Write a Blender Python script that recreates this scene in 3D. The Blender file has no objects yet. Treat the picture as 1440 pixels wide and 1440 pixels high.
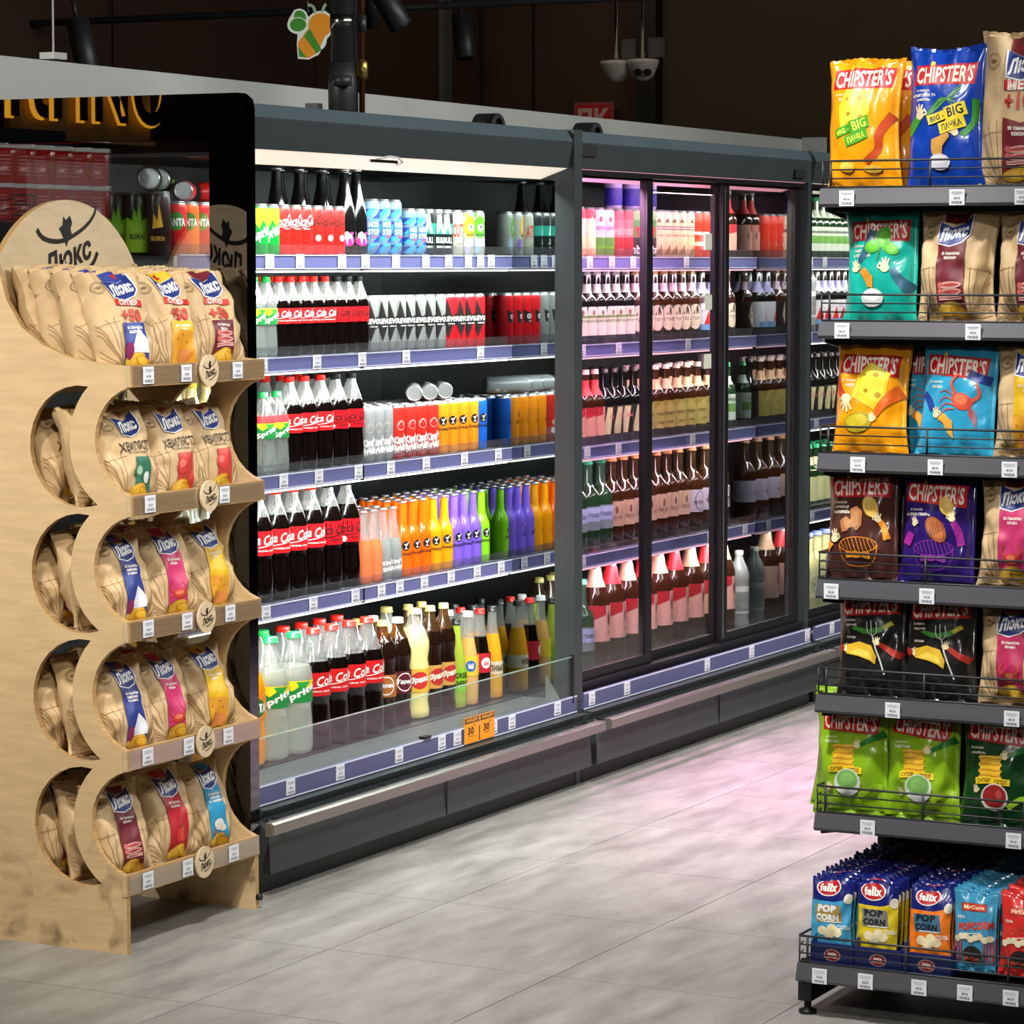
import bpy, math, random
from mathutils import Vector, Matrix, noise
from mathutils.geometry import tessellate_polygon
random.seed(7)
R = math.radians
# world axes: x runs along the cooler line (away from the camera), y is the depth of the shelves, z up
# ------------------------------------------------------------------ camera, world, lights
H = 1.62
AZ = math.atan(2200/4265.); TH = math.atan(352/4265.); FPX = 4265.
cam = bpy.data.cameras.new('camera'); cam.lens = FPX/1440*36; cam.sensor_width = 36; cam.clip_end = 100
co = bpy.data.objects.new('camera', cam); co.location = (0, 0, H); co.rotation_euler = (math.pi/2-TH, 0, AZ-math.pi/2)
bpy.context.scene.collection.objects.link(co); bpy.context.scene.camera = co
sc = bpy.context.scene
sc.view_settings.view_transform = 'Standard'; sc.view_settings.look = 'None'
sc.view_settings.gamma = 1; sc.view_settings.use_curve_mapping = False; sc.view_settings.exposure = 0.0
wd = bpy.data.worlds.new('world'); sc.world = wd; wd.use_nodes = True
wd.node_tree.nodes['Background'].inputs[0].default_value = (1, .86, .7, 1); wd.node_tree.nodes['Background'].inputs[1].default_value = .06

def area(name, loc, direction, sx, sy, power, col=(1, 1, 1), spread=180):
    l = bpy.data.lights.new(name, 'AREA'); l.shape = 'RECTANGLE'; l.size = sx; l.size_y = sy; l.energy = power; l.color = col
    l.spread = R(spread)
    o = bpy.data.objects.new(name, l); sc.collection.objects.link(o); o.location = loc
    d = Vector(direction).normalized()
    # keep local x along world x where possible
    z = -d; x = Vector((1, 0, 0)); x = (x - z*x.dot(z)); x.normalize(); y = z.cross(x)
    o.rotation_euler = Matrix((x, y, z)).transposed().to_euler()
    return o
def spot(name, loc, target, power, angle, blend=.6, col=(1, .93, .82), rad=.06):
    l = bpy.data.lights.new(name, 'SPOT'); l.energy = power; l.spot_size = R(angle); l.spot_blend = blend; l.color = col; l.shadow_soft_size = rad
    o = bpy.data.objects.new(name, l); sc.collection.objects.link(o); o.location = loc
    o.rotation_euler = (Vector(target)-Vector(loc)).to_track_quat('-Z', 'Y').to_euler()
WARM = (1, .88, .72); NEUT = (1, .965, .93); PINK = (1, .52, .72); COOL = (.93, 1, .97)
# ceiling track lights that light the aisle, the stand and the snack rack; added fills are noted per line
spot('track_and_fill_spot', (4.6, 2.6, 3.5), (6.6, 3.1, 0), 520, 62, .9, NEUT, .1)
spot('track_and_fill_spot', (6.6, 2.2, 3.5), (8.6, 3.2, 0), 560, 62, .9, NEUT, .1)
spot('track_and_fill_spot', (9.2, 2.4, 3.5), (10.8, 3.2, 0), 420, 66, .9, NEUT, .1)
spot('track_and_fill_spot', (3.3, 4.2, 3.2), (5.85, 4.1, .7), 190, 48, .9, WARM, .05)
spot('track_and_fill_spot', (3.6, 2.4, 3.0), (6.1, 4.05, 1.1), 120, 38, .8, WARM, .05)
spot('track_and_fill_spot', (3.2, 1.6, 3.3), (6.1, 2.15, 1.0), 110, 46, .9, NEUT, .08)
spot('track_and_fill_spot', (4.0, 2.9, 3.4), (6.1, 2.15, .4), 40, 40, .9, NEUT, .08)
spot('track_and_fill_spot', (1.2, 1.0, 2.9), (6.1, 2.1, .7), 210, 26, .9, NEUT, .12)  # added low frontal fill for the lower rack shelves
area('canopy_fill', (8.2, .6, 3.5), (0, 1, -.38), 6.5, .5, 95, (1, 1, .98), 110)  # added unseen fill for the canopy fronts and the baffle board
area('wall_fill', (13.6, 5.5, 4.1), (1, 0, -.55), .5, 7, 20, (1, .8, .6), 130)  # added unseen fill that lifts the dark back wall
area('pink_bay_lamp', (8.95, 4.235, 1.86), (.0, -.7, -1), 1.1, .05, 85, (1, .42, .8), 95)
spot('track_and_fill_spot', (1.5, 6.6, 3.4), (1.3, 8.2, 2.4), 30, 60, .9, WARM, .05)  # added fill on the signboard so its mirror image shows
spot('track_and_fill_spot', (2.2, 6.4, 3.2), (5.2, 5.6, 1.9), 700, 40, .9, NEUT, .05)  # added strong fill on the red tubs to brighten their reflection

def row_led(U0, U1, zs, col, power, top):
    L = U1-U0; c = (U0+U1)/2
    for z in zs:
        area('shelf_led', (c, 4.31, z-.055), (0, .55, -1), L-.06, .012, power, col, 170)
    area('canopy_led', (c, 4.2, 1.86), (0, .45, -1), L-.08, .07, top, col, 170)
ZA = [1.638, 1.362, 1.045, .695]; ZB = [1.635, 1.35, 1.016, .66]; ZC = ZB; DECK = .268
row_led(6.5, 8.36, ZA, COOL, 5.6, 10)
row_led(8.42, 9.75, ZB, (1, .62, .79), 4.6, 9)
row_led(9.75, 10.3, ZB, (1, .92, .9), 2.4, 4.5)
row_led(10.4, 12.2, ZC, (1, .93, .85), 5, 10)

# ------------------------------------------------------------------ pixel helper (only to read positions off the photograph)
Fx, Fy, Rx, Ry = math.cos(AZ), math.sin(AZ), math.sin(AZ), -math.cos(AZ)
def ray(px, py):
    a = (px-720)/FPX; b = -(py-720)/FPX
    fw = math.cos(TH)+b*math.sin(TH); z = -math.sin(TH)+b*math.cos(TH)
    return (fw*Fx+a*Rx, fw*Fy+a*Ry, z)
def atV(px, py, V):
    r = ray(px, py); t = V/r[1]; return Vector((r[0]*t, V, H+r[2]*t))
def atU(px, py, U):
    r = ray(px, py); t = U/r[0]; return Vector((U, r[1]*t, H+r[2]*t))

# ------------------------------------------------------------------ materials
def lin(c):
    return tuple(((v/12.92) if v <= .04045 else ((v+.055)/1.055)**2.4) for v in c)
def hexc(h):
    return lin([int(h[i:i+2], 16)/255 for i in (0, 2, 4)])
MATS = {}
def M(name, h, rough=.5, metal=0, noi=0, ns=30, bump=0, bs=60, coat=0, emit=0, stretch=(1, 1, 1), spec=.5):
    m = bpy.data.materials.new(name); m.use_nodes = True; MATS[name] = m
    nt = m.node_tree; p = nt.nodes['Principled BSDF']; c = hexc(h)
    p.inputs['Base Color'].default_value = (*c, 1); p.inputs['Roughness'].default_value = rough
    p.inputs['Metallic'].default_value = metal; p.inputs['Coat Weight'].default_value = coat; p.inputs['Coat Roughness'].default_value = .12
    p.inputs['Specular IOR Level'].default_value = spec
    if emit: p.inputs['Emission Color'].default_value = (*c, 1); p.inputs['Emission Strength'].default_value = emit
    if noi or bump:
        tc = nt.nodes.new('ShaderNodeTexCoord'); mp = nt.nodes.new('ShaderNodeMapping'); mp.inputs['Scale'].default_value = stretch
        nt.links.new(tc.outputs['Object'], mp.inputs['Vector'])
        if noi:
            n = nt.nodes.new('ShaderNodeTexNoise'); n.inputs['Scale'].default_value = ns; n.inputs['Detail'].default_value = 5
            nt.links.new(mp.outputs[0], n.inputs['Vector'])
            r = nt.nodes.new('ShaderNodeValToRGB'); r.color_ramp.elements[0].position = .3; r.color_ramp.elements[1].position = .7
            r.color_ramp.elements[0].color = (*[v*(1-noi) for v in c], 1); r.color_ramp.elements[1].color = (*[min(1, v*(1+noi)) for v in c], 1)
            nt.links.new(n.outputs[0], r.inputs[0]); nt.links.new(r.outputs[0], p.inputs['Base Color'])
        if bump:
            n2 = nt.nodes.new('ShaderNodeTexNoise'); n2.inputs['Scale'].default_value = bs; n2.inputs['Detail'].default_value = 3
            nt.links.new(mp.outputs[0], n2.inputs['Vector'])
            b = nt.nodes.new('ShaderNodeBump'); b.inputs['Strength'].default_value = bump; b.inputs['Distance'].default_value = .01
            nt.links.new(n2.outputs[0], b.inputs['Height']); nt.links.new(b.outputs[0], p.inputs['Normal'])
    return m
def thin(name, tint, gloss, rough=.02, diff=0, dcol=(1, 1, 1), gm=.5):
    """thin clear sheet: see-through with a reflecting skin and, if diff, a haze of scattering"""
    m = bpy.data.materials.new(name); m.use_nodes = True; MATS[name] = m; nt = m.node_tree; nt.nodes.clear()
    o = nt.nodes.new('ShaderNodeOutputMaterial'); t = nt.nodes.new('ShaderNodeBsdfTransparent'); t.inputs[0].default_value = (*tint, 1)
    g = nt.nodes.new('ShaderNodeBsdfGlossy'); g.inputs['Roughness'].default_value = rough
    lw = nt.nodes.new('ShaderNodeLayerWeight'); lw.inputs['Blend'].default_value = .25
    mr = nt.nodes.new('ShaderNodeMapRange'); mr.inputs['To Min'].default_value = gloss; mr.inputs['To Max'].default_value = min(1, gloss+gm)
    nt.links.new(lw.outputs['Facing'], mr.inputs['Value'])
    mx = nt.nodes.new('ShaderNodeMixShader'); nt.links.new(mr.outputs[0], mx.inputs[0])
    src = t.outputs[0]
    if diff:
        d = nt.nodes.new('ShaderNodeBsdfDiffuse'); d.inputs[0].default_value = (*dcol, 1)
        tl = nt.nodes.new('ShaderNodeBsdfTranslucent'); tl.inputs[0].default_value = (*dcol, 1)
        ad = nt.nodes.new('ShaderNodeMixShader'); ad.inputs[0].default_value = .4
        nt.links.new(d.outputs[0], ad.inputs[1]); nt.links.new(tl.outputs[0], ad.inputs[2])
        m2 = nt.nodes.new('ShaderNodeMixShader'); m2.inputs[0].default_value = diff
        nt.links.new(t.outputs[0], m2.inputs[1]); nt.links.new(ad.outputs[0], m2.inputs[2]); src = m2.outputs[0]
    nt.links.new(src, mx.inputs[1]); nt.links.new(g.outputs[0], mx.inputs[2]); nt.links.new(mx.outputs[0], o.inputs[0])
    return m
def C(h, rough=.45):
    """plain print / plastic colour made on demand"""
    k = 'print_'+h+('' if rough == .45 else '_%d' % int(rough*100))
    if k not in MATS: M(k, h, rough, noi=.04, ns=90)
    return k

M('plywood', 'dfc294', .5, noi=.10, ns=9, bump=.05, bs=40, stretch=(1, 1, 6)); M('plywood_edge', 'b48f5c', .6, noi=.25, ns=8, stretch=(1, 1, 60))
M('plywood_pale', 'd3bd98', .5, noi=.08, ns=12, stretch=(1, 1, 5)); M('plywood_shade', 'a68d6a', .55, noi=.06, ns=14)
M('slate_steel', '343b3c', .42, noi=.06, ns=6, spec=.5); M('slate_bevel', '55646a', .36, metal=.2, noi=.08, ns=4)
M('black_steel', '121314', .42, noi=.1, ns=12); M('black_gloss', '060606', .06, spec=.7, noi=.1, ns=4)
M('anthracite', '26272a', .45, noi=.08, ns=10); M('rail_grey', '4b4b50', .3, noi=.07, ns=3, stretch=(1, 1, 40))
M('bumper', '8f8983', .3, metal=.75, noi=.05, ns=20, stretch=(.2, 1, 20)); M('chrome', 'c9c9c6', .18, metal=1, noi=.03)
M('aluminium', 'c4c6c6', .28, metal=.85, noi=.04); M('copper', 'b06a48', .25, metal=.9, noi=.2, ns=20); M('brass', 'a58a45', .3, metal=.9, noi=.1)
M('rail_blue', '6b6fa0', .35, noi=.04, ns=4, stretch=(.3, 1, 8)); M('rail_base', '565a80', .4, noi=.04, ns=4, stretch=(.3, 1, 8)); M('rail_edge', 'd4d7ea', .3, noi=.02)
M('tag_white', 'e4e6ec', .5, noi=.03); M('ink', '1b1b1d', .5, noi=.02); M('ink_grey', '8a8d94', .5, noi=.02)
M('led_white', 'fffaf2', .4, emit=3.2); M('led_pink', 'ffc2d2', .4, emit=1.8); M('canopy_diffuser', 'fff4dd', .4, emit=.6); M('diffuser_pink', 'ffb4c4', .4, emit=.55)
M('beam_white', 'b4b6b0', .35, metal=.2, noi=.12, ns=1.2, bump=.12, bs=2); M('ceiling_black', '0b0a09', .9, noi=.2, ns=3)
M('wall_brown', '3a2315', .7, noi=.12, ns=2); M('wall_olive', '382d18', .75, noi=.08, ns=3); M('column_grey', '4a4c48', .7, noi=.15, ns=5)
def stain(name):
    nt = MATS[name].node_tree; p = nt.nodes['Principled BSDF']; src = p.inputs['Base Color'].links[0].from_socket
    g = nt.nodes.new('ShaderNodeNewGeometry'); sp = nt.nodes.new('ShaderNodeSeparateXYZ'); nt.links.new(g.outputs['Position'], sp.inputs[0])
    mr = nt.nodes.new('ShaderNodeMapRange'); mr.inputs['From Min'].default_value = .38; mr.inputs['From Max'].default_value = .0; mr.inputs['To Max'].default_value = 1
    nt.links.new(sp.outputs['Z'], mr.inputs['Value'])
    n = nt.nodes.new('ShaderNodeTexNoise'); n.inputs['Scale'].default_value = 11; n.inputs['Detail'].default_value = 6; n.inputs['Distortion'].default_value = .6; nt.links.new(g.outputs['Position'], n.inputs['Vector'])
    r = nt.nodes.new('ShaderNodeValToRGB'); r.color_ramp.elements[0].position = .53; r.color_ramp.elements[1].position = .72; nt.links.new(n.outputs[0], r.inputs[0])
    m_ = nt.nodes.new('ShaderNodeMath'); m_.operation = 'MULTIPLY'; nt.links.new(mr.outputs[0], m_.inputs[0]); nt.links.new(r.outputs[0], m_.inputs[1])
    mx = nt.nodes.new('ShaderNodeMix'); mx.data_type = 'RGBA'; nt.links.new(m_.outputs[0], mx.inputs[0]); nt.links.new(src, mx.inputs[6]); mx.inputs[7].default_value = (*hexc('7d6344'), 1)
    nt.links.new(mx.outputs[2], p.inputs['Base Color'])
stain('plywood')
M('kraft', 'cdb084', .62, noi=.05, ns=25, bump=.6, bs=13); M('cap_silver', 'd8d8d8', .22, metal=.8, noi=.05)
M('cable_white', 'd9d9d5', .4, noi=.03); M('lamp_glow', 'fff0d0', .3, emit=14); M('sign_glow', 'ffb22e', .4, emit=3.0)
M('sign_board', '8a6f45', .6, noi=.06); M('tub_red', 'c81d18', .3, noi=.05, coat=.4); M('ply_dark', '1a1612', .7, noi=.1)
M('cooler_inside', '1b1e1f', .4, noi=.12, ns=7, metal=.2); M('shelf_inner', '3b3f43', .35, noi=.1, ns=8, metal=.4)
thin('glass_door', (.93, .95, .95), .055, .015); thin('glass_front', (.9, .96, .94), .03, .02, gm=.16); thin('glass_side', (.84, .86, .86), .22, .004)
M('black_mirror', '707072', .008, metal=1)
thin('acrylic', (.95, .96, .98), .05, .05, .03); thin('glass_edge', (.6, .85, .78), .25, .1, .5, (.7, .95, .88))
thin('pet_clear', (.97, .98, .97), .14, .05, .20, (.97, .98, .95)); thin('pet_brown', (.5, .26, .1), .2, .08, .1, (.6, .3, .1)); thin('pet_green', (.45, .75, .55), .18, .08, .15, (.3, .7, .45))
# mirror like end wall of the cooler
mg = M('end_mirror', '9ba3a4', .03, metal=1)
def liquid(name, h, rough=.08, em=0): M(name, h, rough, coat=.6, noi=.03, ns=10, spec=.5)
for n_, h_ in (('cola', '090302'), ('golden', 'dd9a20'), ('orange_drink', 'ff6a10'), ('amber_drink', 'f9a114'), ('purple_drink', '7f5fd8'),
               ('green_drink', '86d61f'), ('pink_drink', 'f47a4a'), ('lemonade', 'f2e092'), ('kvas', '1c0b05'), ('greenish', 'a2b53c'), ('pale_gold', 'd8a460'),
               ('fanta', 'ff9a0c'), ('dark_glass', '0e0f0e'), ('beer_brown', '3a1c0c'), ('pale_yellow', 'ddd8a0'), ('grey_glass', '8e9492'), ('beer_green', '1d3d22')):
    liquid(n_, h_)
thin('water', (.86, .93, .9), .16, .04, .28, (.9, .97, .93)); thin('sprite_l', (.9, .95, .88), .16, .04, .5, (.93, .96, .86))
def foil(name, h): M(name, h, .28, noi=.06, ns=12, bump=.55, bs=11, coat=.6)
for n_, h_ in (('f_yellow', 'f09c0c'), ('f_blue', '0f3fa8'), ('f_teal', '12a695'), ('f_sky', '2f9fc8'), ('f_brown', '4a2722'), ('f_navy', '2a1768'), ('f_black', '1f1e1d'),
               ('f_green', '88b41c'), ('f_dark_green', '12401c'), ('f_deep_blue', '141f6e'), ('f_cyan', '3f93b8'), ('f_red', 'd8302a')): foil(n_, h_)

def floor_mat():
    m = bpy.data.materials.new('floor_tile'); m.use_nodes = True; MATS['floor_tile'] = m; nt = m.node_tree; p = nt.nodes['Principled BSDF']
    tc = nt.nodes.new('ShaderNodeNewGeometry'); mp = nt.nodes.new('ShaderNodeMapping'); mp.inputs['Rotation'].default_value = (0, 0, R(27)); mp.inputs['Scale'].default_value = (1.0, 3.4, 1)
    nt.links.new(tc.outputs['Position'], mp.inputs[0])
    n = nt.nodes.new('ShaderNodeTexNoise'); n.inputs['Scale'].default_value = 3.0; n.inputs['Detail'].default_value = 10; n.inputs['Roughness'].default_value = .68
    nt.links.new(mp.outputs[0], n.inputs['Vector'])
    r = nt.nodes.new('ShaderNodeValToRGB'); r.color_ramp.elements[0].position = .28; r.color_ramp.elements[1].position = .74
    r.color_ramp.elements[0].color = (*hexc('74726d'), 1); r.color_ramp.elements[1].color = (*hexc('aaa8a2'), 1)
    nt.links.new(n.outputs[0], r.inputs[0]); nt.links.new(r.outputs[0], p.inputs['Base Color'])
    mr = nt.nodes.new('ShaderNodeMapRange'); mr.inputs['To Min'].default_value = .32; mr.inputs['To Max'].default_value = .52
    nt.links.new(n.outputs[0], mr.inputs['Value']); nt.links.new(mr.outputs[0], p.inputs['Roughness'])
floor_mat()

# ------------------------------------------------------------------ mesh helpers
COL = sc.collection
class MB:
    def __init__(s): s.v = []; s.f = []; s.m = []; s.mats = []; s.sm = []
    def mi(s, mat):
        if mat not in s.mats: s.mats.append(mat)
        return s.mats.index(mat)
    def face(s, pts, mat, smooth=False):
        b = len(s.v); s.v += [tuple(p) for p in pts]; s.f.append(tuple(range(b, b+len(pts)))); s.m.append(s.mi(mat)); s.sm.append(smooth)
    def box(s, x0, y0, z0, x1, y1, z1, mat, bev=0):
        if bev:
            return s.prism([(x0+bev, z0), (x1-bev, z0), (x1, z0+bev), (x1, z1-bev), (x1-bev, z1), (x0+bev, z1), (x0, z1-bev), (x0, z0+bev)], 'y', y0, y1, mat)
        b = len(s.v); s.v += [(x, y, z) for z in (z0, z1) for y in (y0, y1) for x in (x0, x1)]
        for f in ((0, 2, 3, 1), (4, 5, 7, 6), (0, 1, 5, 4), (2, 6, 7, 3), (0, 4, 6, 2), (1, 3, 7, 5)):
            s.f.append(tuple(b+i for i in f)); s.m.append(s.mi(mat)); s.sm.append(False)
        return s
    def prism(s, poly, axis, a, c, mat, edge=None):
        """poly in the two other axes, extruded a..c along axis"""
        def P(u, v, w): return {'x': (w, u, v), 'y': (u, w, v), 'z': (u, v, w)}[axis]
        n = len(poly); b = len(s.v); s.v += [P(u, v, a) for u, v in poly]+[P(u, v, c) for u, v in poly]
        tris = tessellate_polygon([[Vector((u, v, 0)) for u, v in poly]])
        for t in tris:
            s.f.append(tuple(b+i for i in t)); s.f.append(tuple(b+n+i for i in reversed(t))); s.m += [s.mi(mat)]*2; s.sm += [False]*2
        for i in range(n):
            j = (i+1) % n; s.f.append((b+i, b+j, b+n+j, b+n+i)); s.m.append(s.mi(edge or mat)); s.sm.append(False)
        return s
    def lathe(s, prof, mat, seg=20, cx=0, cy=0, mats=None, caps=True, ax='z', flip=False):
        """prof [(r,z)] bottom to top; mats: one name per ring step"""
        b = len(s.v)
        for r, z in prof:
            for k in range(seg):
                a = 2*math.pi*k/seg; q = (cx+r*math.cos(a), cy+r*math.sin(a), z)
                if ax == 'x': q = (z, cx+r*math.cos(a), cy+r*math.sin(a))
                if ax == 'y': q = (cx+r*math.cos(a), z, cy+r*math.sin(a))
                s.v.append(q)
        for i in range(len(prof)-1):
            mm = s.mi(mats[i] if mats else mat)
            for k in range(seg):
                l = (k+1) % seg; s.f.append((b+i*seg+k, b+i*seg+l, b+(i+1)*seg+l, b+(i+1)*seg+k)); s.m.append(mm); s.sm.append(True)
        if caps:
            s.f.append(tuple(b+k for k in reversed(range(seg)))); s.m.append(s.mi(mats[0] if mats else mat)); s.sm.append(False)
            e = b+(len(prof)-1)*seg; s.f.append(tuple(e+k for k in range(seg))); s.m.append(s.mi(mats[-1] if mats else mat)); s.sm.append(False)
        return s
    def tube(s, pts, r, mat, seg=6, closed=False):
        pts = [Vector(p) for p in pts]; n = len(pts); rings = []
        for i, p in enumerate(pts):
            if closed: t = (pts[(i+1) % n]-pts[i-1])
            else: t = pts[min(i+1, n-1)]-pts[max(i-1, 0)]
            t.normalize(); up = Vector((0, 0, 1)) if abs(t.z) < .9 else Vector((1, 0, 0))
            a = t.cross(up).normalized(); c = t.cross(a); b = len(s.v)
            s.v += [tuple(p+a*r*math.cos(2*math.pi*k/seg)+c*r*math.sin(2*math.pi*k/seg)) for k in range(seg)]; rings.append(b)
        mm = s.mi(mat)
        for i in range(n if closed else n-1):
            b0, b1 = rings[i], rings[(i+1) % n]
            for k in range(seg):
                l = (k+1) % seg; s.f.append((b0+k, b0+l, b1+l, b1+k)); s.m.append(mm); s.sm.append(True)
        if not closed:
            for b, rev in ((rings[0], 0), (rings[-1], 1)):
                s.f.append(tuple(b+k for k in (range(seg) if rev else reversed(range(seg))))); s.m.append(mm); s.sm.append(False)
        return s
    def weld(s):
        d = {}; nv = []; mp = []
        for v in s.v:
            k = (round(v[0], 5), round(v[1], 5), round(v[2], 5))
            if k not in d: d[k] = len(nv); nv.append(v)
            mp.append(d[k])
        s.v = nv; F = []
        for i, f in enumerate(s.f):
            g = []
            for q in (mp[x] for x in f):
                if not g or g[-1] != q: g.append(q)
            if len(g) > 1 and g[0] == g[-1]: g.pop()
            if len(set(g)) == len(g) > 2: F.append((tuple(g), s.m[i], s.sm[i]))
        s.f = [x[0] for x in F]; s.m = [x[1] for x in F]; s.sm = [x[2] for x in F]
    def mesh(s, name):
        me = bpy.data.meshes.new(name); me.from_pydata(s.v, [], s.f)
        for m in s.mats: me.materials.append(MATS[m])
        me.polygons.foreach_set('material_index', s.m); me.polygons.foreach_set('use_smooth', s.sm); me.update(); return me
    def build(s, name, parent=None, loc=None):
        return put(name, s.mesh(name), parent, loc)
def wpos(o):
    p = Vector((0, 0, 0))
    while o: p += o.location; o = o.parent
    return p
def put(name, me, parent=None, loc=None, rz=0):
    """object whose mesh coordinates are world ones when loc is None"""
    o = bpy.data.objects.new(name, me); COL.objects.link(o)
    w = Vector(loc) if loc is not None else Vector((0, 0, 0))
    if parent: o.parent = parent; o.location = w-wpos(parent)
    else: o.location = w
    o.rotation_euler = (0, 0, rz)
    return o
def tag(o, label=None, cat=None, group=None, kind=None):
    if label: o['label'] = label
    if cat: o['category'] = cat
    if group: o['group'] = group
    if kind: o['kind'] = kind
    return o
def thing(name, label, cat, loc, group=None):
    return tag(put(name, None, None, loc), label, cat, group)
ORD = 'first second third fourth fifth sixth seventh eighth ninth tenth eleventh twelfth thirteenth fourteenth fifteenth sixteenth seventeenth eighteenth nineteenth twentieth'.split()
ORD += ['twenty-'+w for w in ORD[:9]]+['thirtieth']+['thirty-'+w for w in ORD[:9]]+['fortieth']+['forty-'+w for w in ORD[:9]]
CNT = {}
def nth(key):
    CNT[key] = CNT.get(key, 0)+1; return ORD[CNT[key]-1]
def clone(proto, loc, rot=(0, 0, 0), scale=1):
    """copies a thing with its parts; meshes shared"""
    c = proto.copy(); COL.objects.link(c); c.location = loc; c.rotation_euler = rot; c.scale = (scale,)*3
    for ch in proto.children:
        k = ch.copy(); COL.objects.link(k); k.parent = c
        for g in ch.children:
            q = g.copy(); COL.objects.link(q); q.parent = k
    return c
PROTOS = []
def drop_protos():
    for p in PROTOS:
        for ch in list(p.children):
            bpy.data.objects.remove(ch)
        bpy.data.objects.remove(p)

# ------------------------------------------------------------------ flat print: 2-D shapes laid onto curved surfaces
TC = {}
def text2d(s, bold=.02):
    k = (s, bold)
    if k in TC: return TC[k]
    cu = bpy.data.curves.new('t', 'FONT'); cu.body = s; cu.size = 1; cu.resolution_u = 2; cu.offset = bold; cu.space_character = 1+bold*1.5
    o = bpy.data.objects.new('t', cu); COL.objects.link(o)
    dg = bpy.context.evaluated_depsgraph_get(); me = o.evaluated_get(dg).to_mesh(); me.calc_loop_triangles()
    vs = [v.co.copy() for v in me.vertices]; tr = [[(vs[i].x, vs[i].y) for i in t.vertices] for t in me.loop_triangles]
    o.evaluated_get(dg).to_mesh_clear(); bpy.data.objects.remove(o); bpy.data.curves.remove(cu)
    xs = [p[0] for t in tr for p in t]; ys = [p[1] for t in tr for p in t]
    x0, x1, y0, y1 = min(xs), max(xs), min(ys), max(ys)
    tr = [[((x-(x0+x1)/2)/(y1-y0), (y-(y0+y1)/2)/(y1-y0)) for x, y in t] for t in tr]
    TC[k] = (tr, (x1-x0)/(y1-y0)); return TC[k]
class Art:
    def __init__(s): s.sh = []
    def add(s, polys, mat, a=0, cx=0, cy=0):
        if a:
            ca, sa = math.cos(R(a)), math.sin(R(a))
            polys = [[(cx+(x-cx)*ca-(y-cy)*sa, cy+(x-cx)*sa+(y-cy)*ca) for x, y in p] for p in polys]
        s.sh.append((polys, mat)); return s
    def T(s, txt, cx, cy, h, col, w=None, shear=0, a=0, bold=.03, arc=0):
        tr, asp = text2d(txt, bold); kx = (w/(asp*h)) if w else 1
        out = []
        for t in tr:
            q = []
            for x, y in t:
                X = x*h*kx; q.append((cx+X+shear*y*h, cy+y*h+arc*X*X))
            out.append(q)
        return s.add(out, C(col), a, cx, cy)
    def Rc(s, x0, y0, x1, y1, col, a=0):
        return s.add([[(x0, y0), (x1, y0), (x1, y1), (x0, y1)]], C(col), a, (x0+x1)/2, (y0+y1)/2)
    def E(s, cx, cy, rx, ry, col, a=0, n=16, p0=0, p1=360):
        return s.add([[(cx+rx*math.cos(R(p0+(p1-p0)*k/n)), cy+ry*math.sin(R(p0+(p1-p0)*k/n))) for k in range(n)]], C(col), a, cx, cy)
    def P(s, pts, col, a=0):
        tr = tessellate_polygon([[Vector((x, y, 0)) for x, y in pts]])
        cx = sum(p[0] for p in pts)/len(pts); cy = sum(p[1] for p in pts)/len(pts)
        return s.add([[pts[i] for i in t] for t in tr], C(col), a, cx, cy)
    def S(s, pts, w, col, taper=1):
        if 3 <= len(pts) < 9:   # round the bends
            q = [pts[0]]+list(pts)+[pts[-1]]; sm = []
            for i in range(1, len(q)-2):
                for k in range(5):
                    t = k/5; f = [.5*(2*q[i][d]+(q[i+1][d]-q[i-1][d])*t+(2*q[i-1][d]-5*q[i][d]+4*q[i+1][d]-q[i+2][d])*t*t+(3*q[i][d]-q[i-1][d]-3*q[i+1][d]+q[i+2][d])*t**3) for d in (0, 1)]; sm.append(tuple(f))
            pts = sm+[pts[-1]]
        out = []; n = len(pts)-1
        for i in range(n):
            (x0, y0), (x1, y1) = pts[i], pts[i+1]; L = math.hypot(x1-x0, y1-y0) or 1; nx, ny = -(y1-y0)/L/2, (x1-x0)/L/2
            w0 = w*(1+(taper-1)*i/n); w1 = w*(1+(taper-1)*(i+1)/n)
            out.append([(x0+nx*w0, y0+ny*w0), (x1+nx*w1, y1+ny*w1), (x1-nx*w1, y1-ny*w1), (x0-nx*w0, y0-ny*w0)])
        return s.add(out, C(col))
    def ring(s, cx, cy, r, w, col, ry=None, n=18):
        ry = ry or r
        return s.S([(cx+r*math.cos(2*math.pi*k/n), cy+ry*math.sin(2*math.pi*k/n)) for k in range(n+1)], w, col)
def cut(polys, axis, lines):
    out = []
    for p in polys:
        lo = min(q[axis] for q in p); hi = max(q[axis] for q in p); parts = [p]
        for L in lines:
            if L <= lo+1e-7: continue
            if L >= hi-1e-7: break
            last = parts.pop(); a, b = [], []
            n = len(last)
            for i in range(n):
                p0, p1 = last[i], last[(i+1) % n]; s0, s1 = p0[axis] <= L, p1[axis] <= L
                (a if s0 else b).append(p0)
                if s0 != s1:
                    t = (L-p0[axis])/(p1[axis]-p0[axis]); q = (p0[0]+(p1[0]-p0[0])*t, p0[1]+(p1[1]-p0[1])*t); a.append(q); b.append(q)
            if len(a) > 2: parts.append(a)
            if len(b) > 2: parts.append(b)
            else: break
        out += parts
    return out
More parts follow.
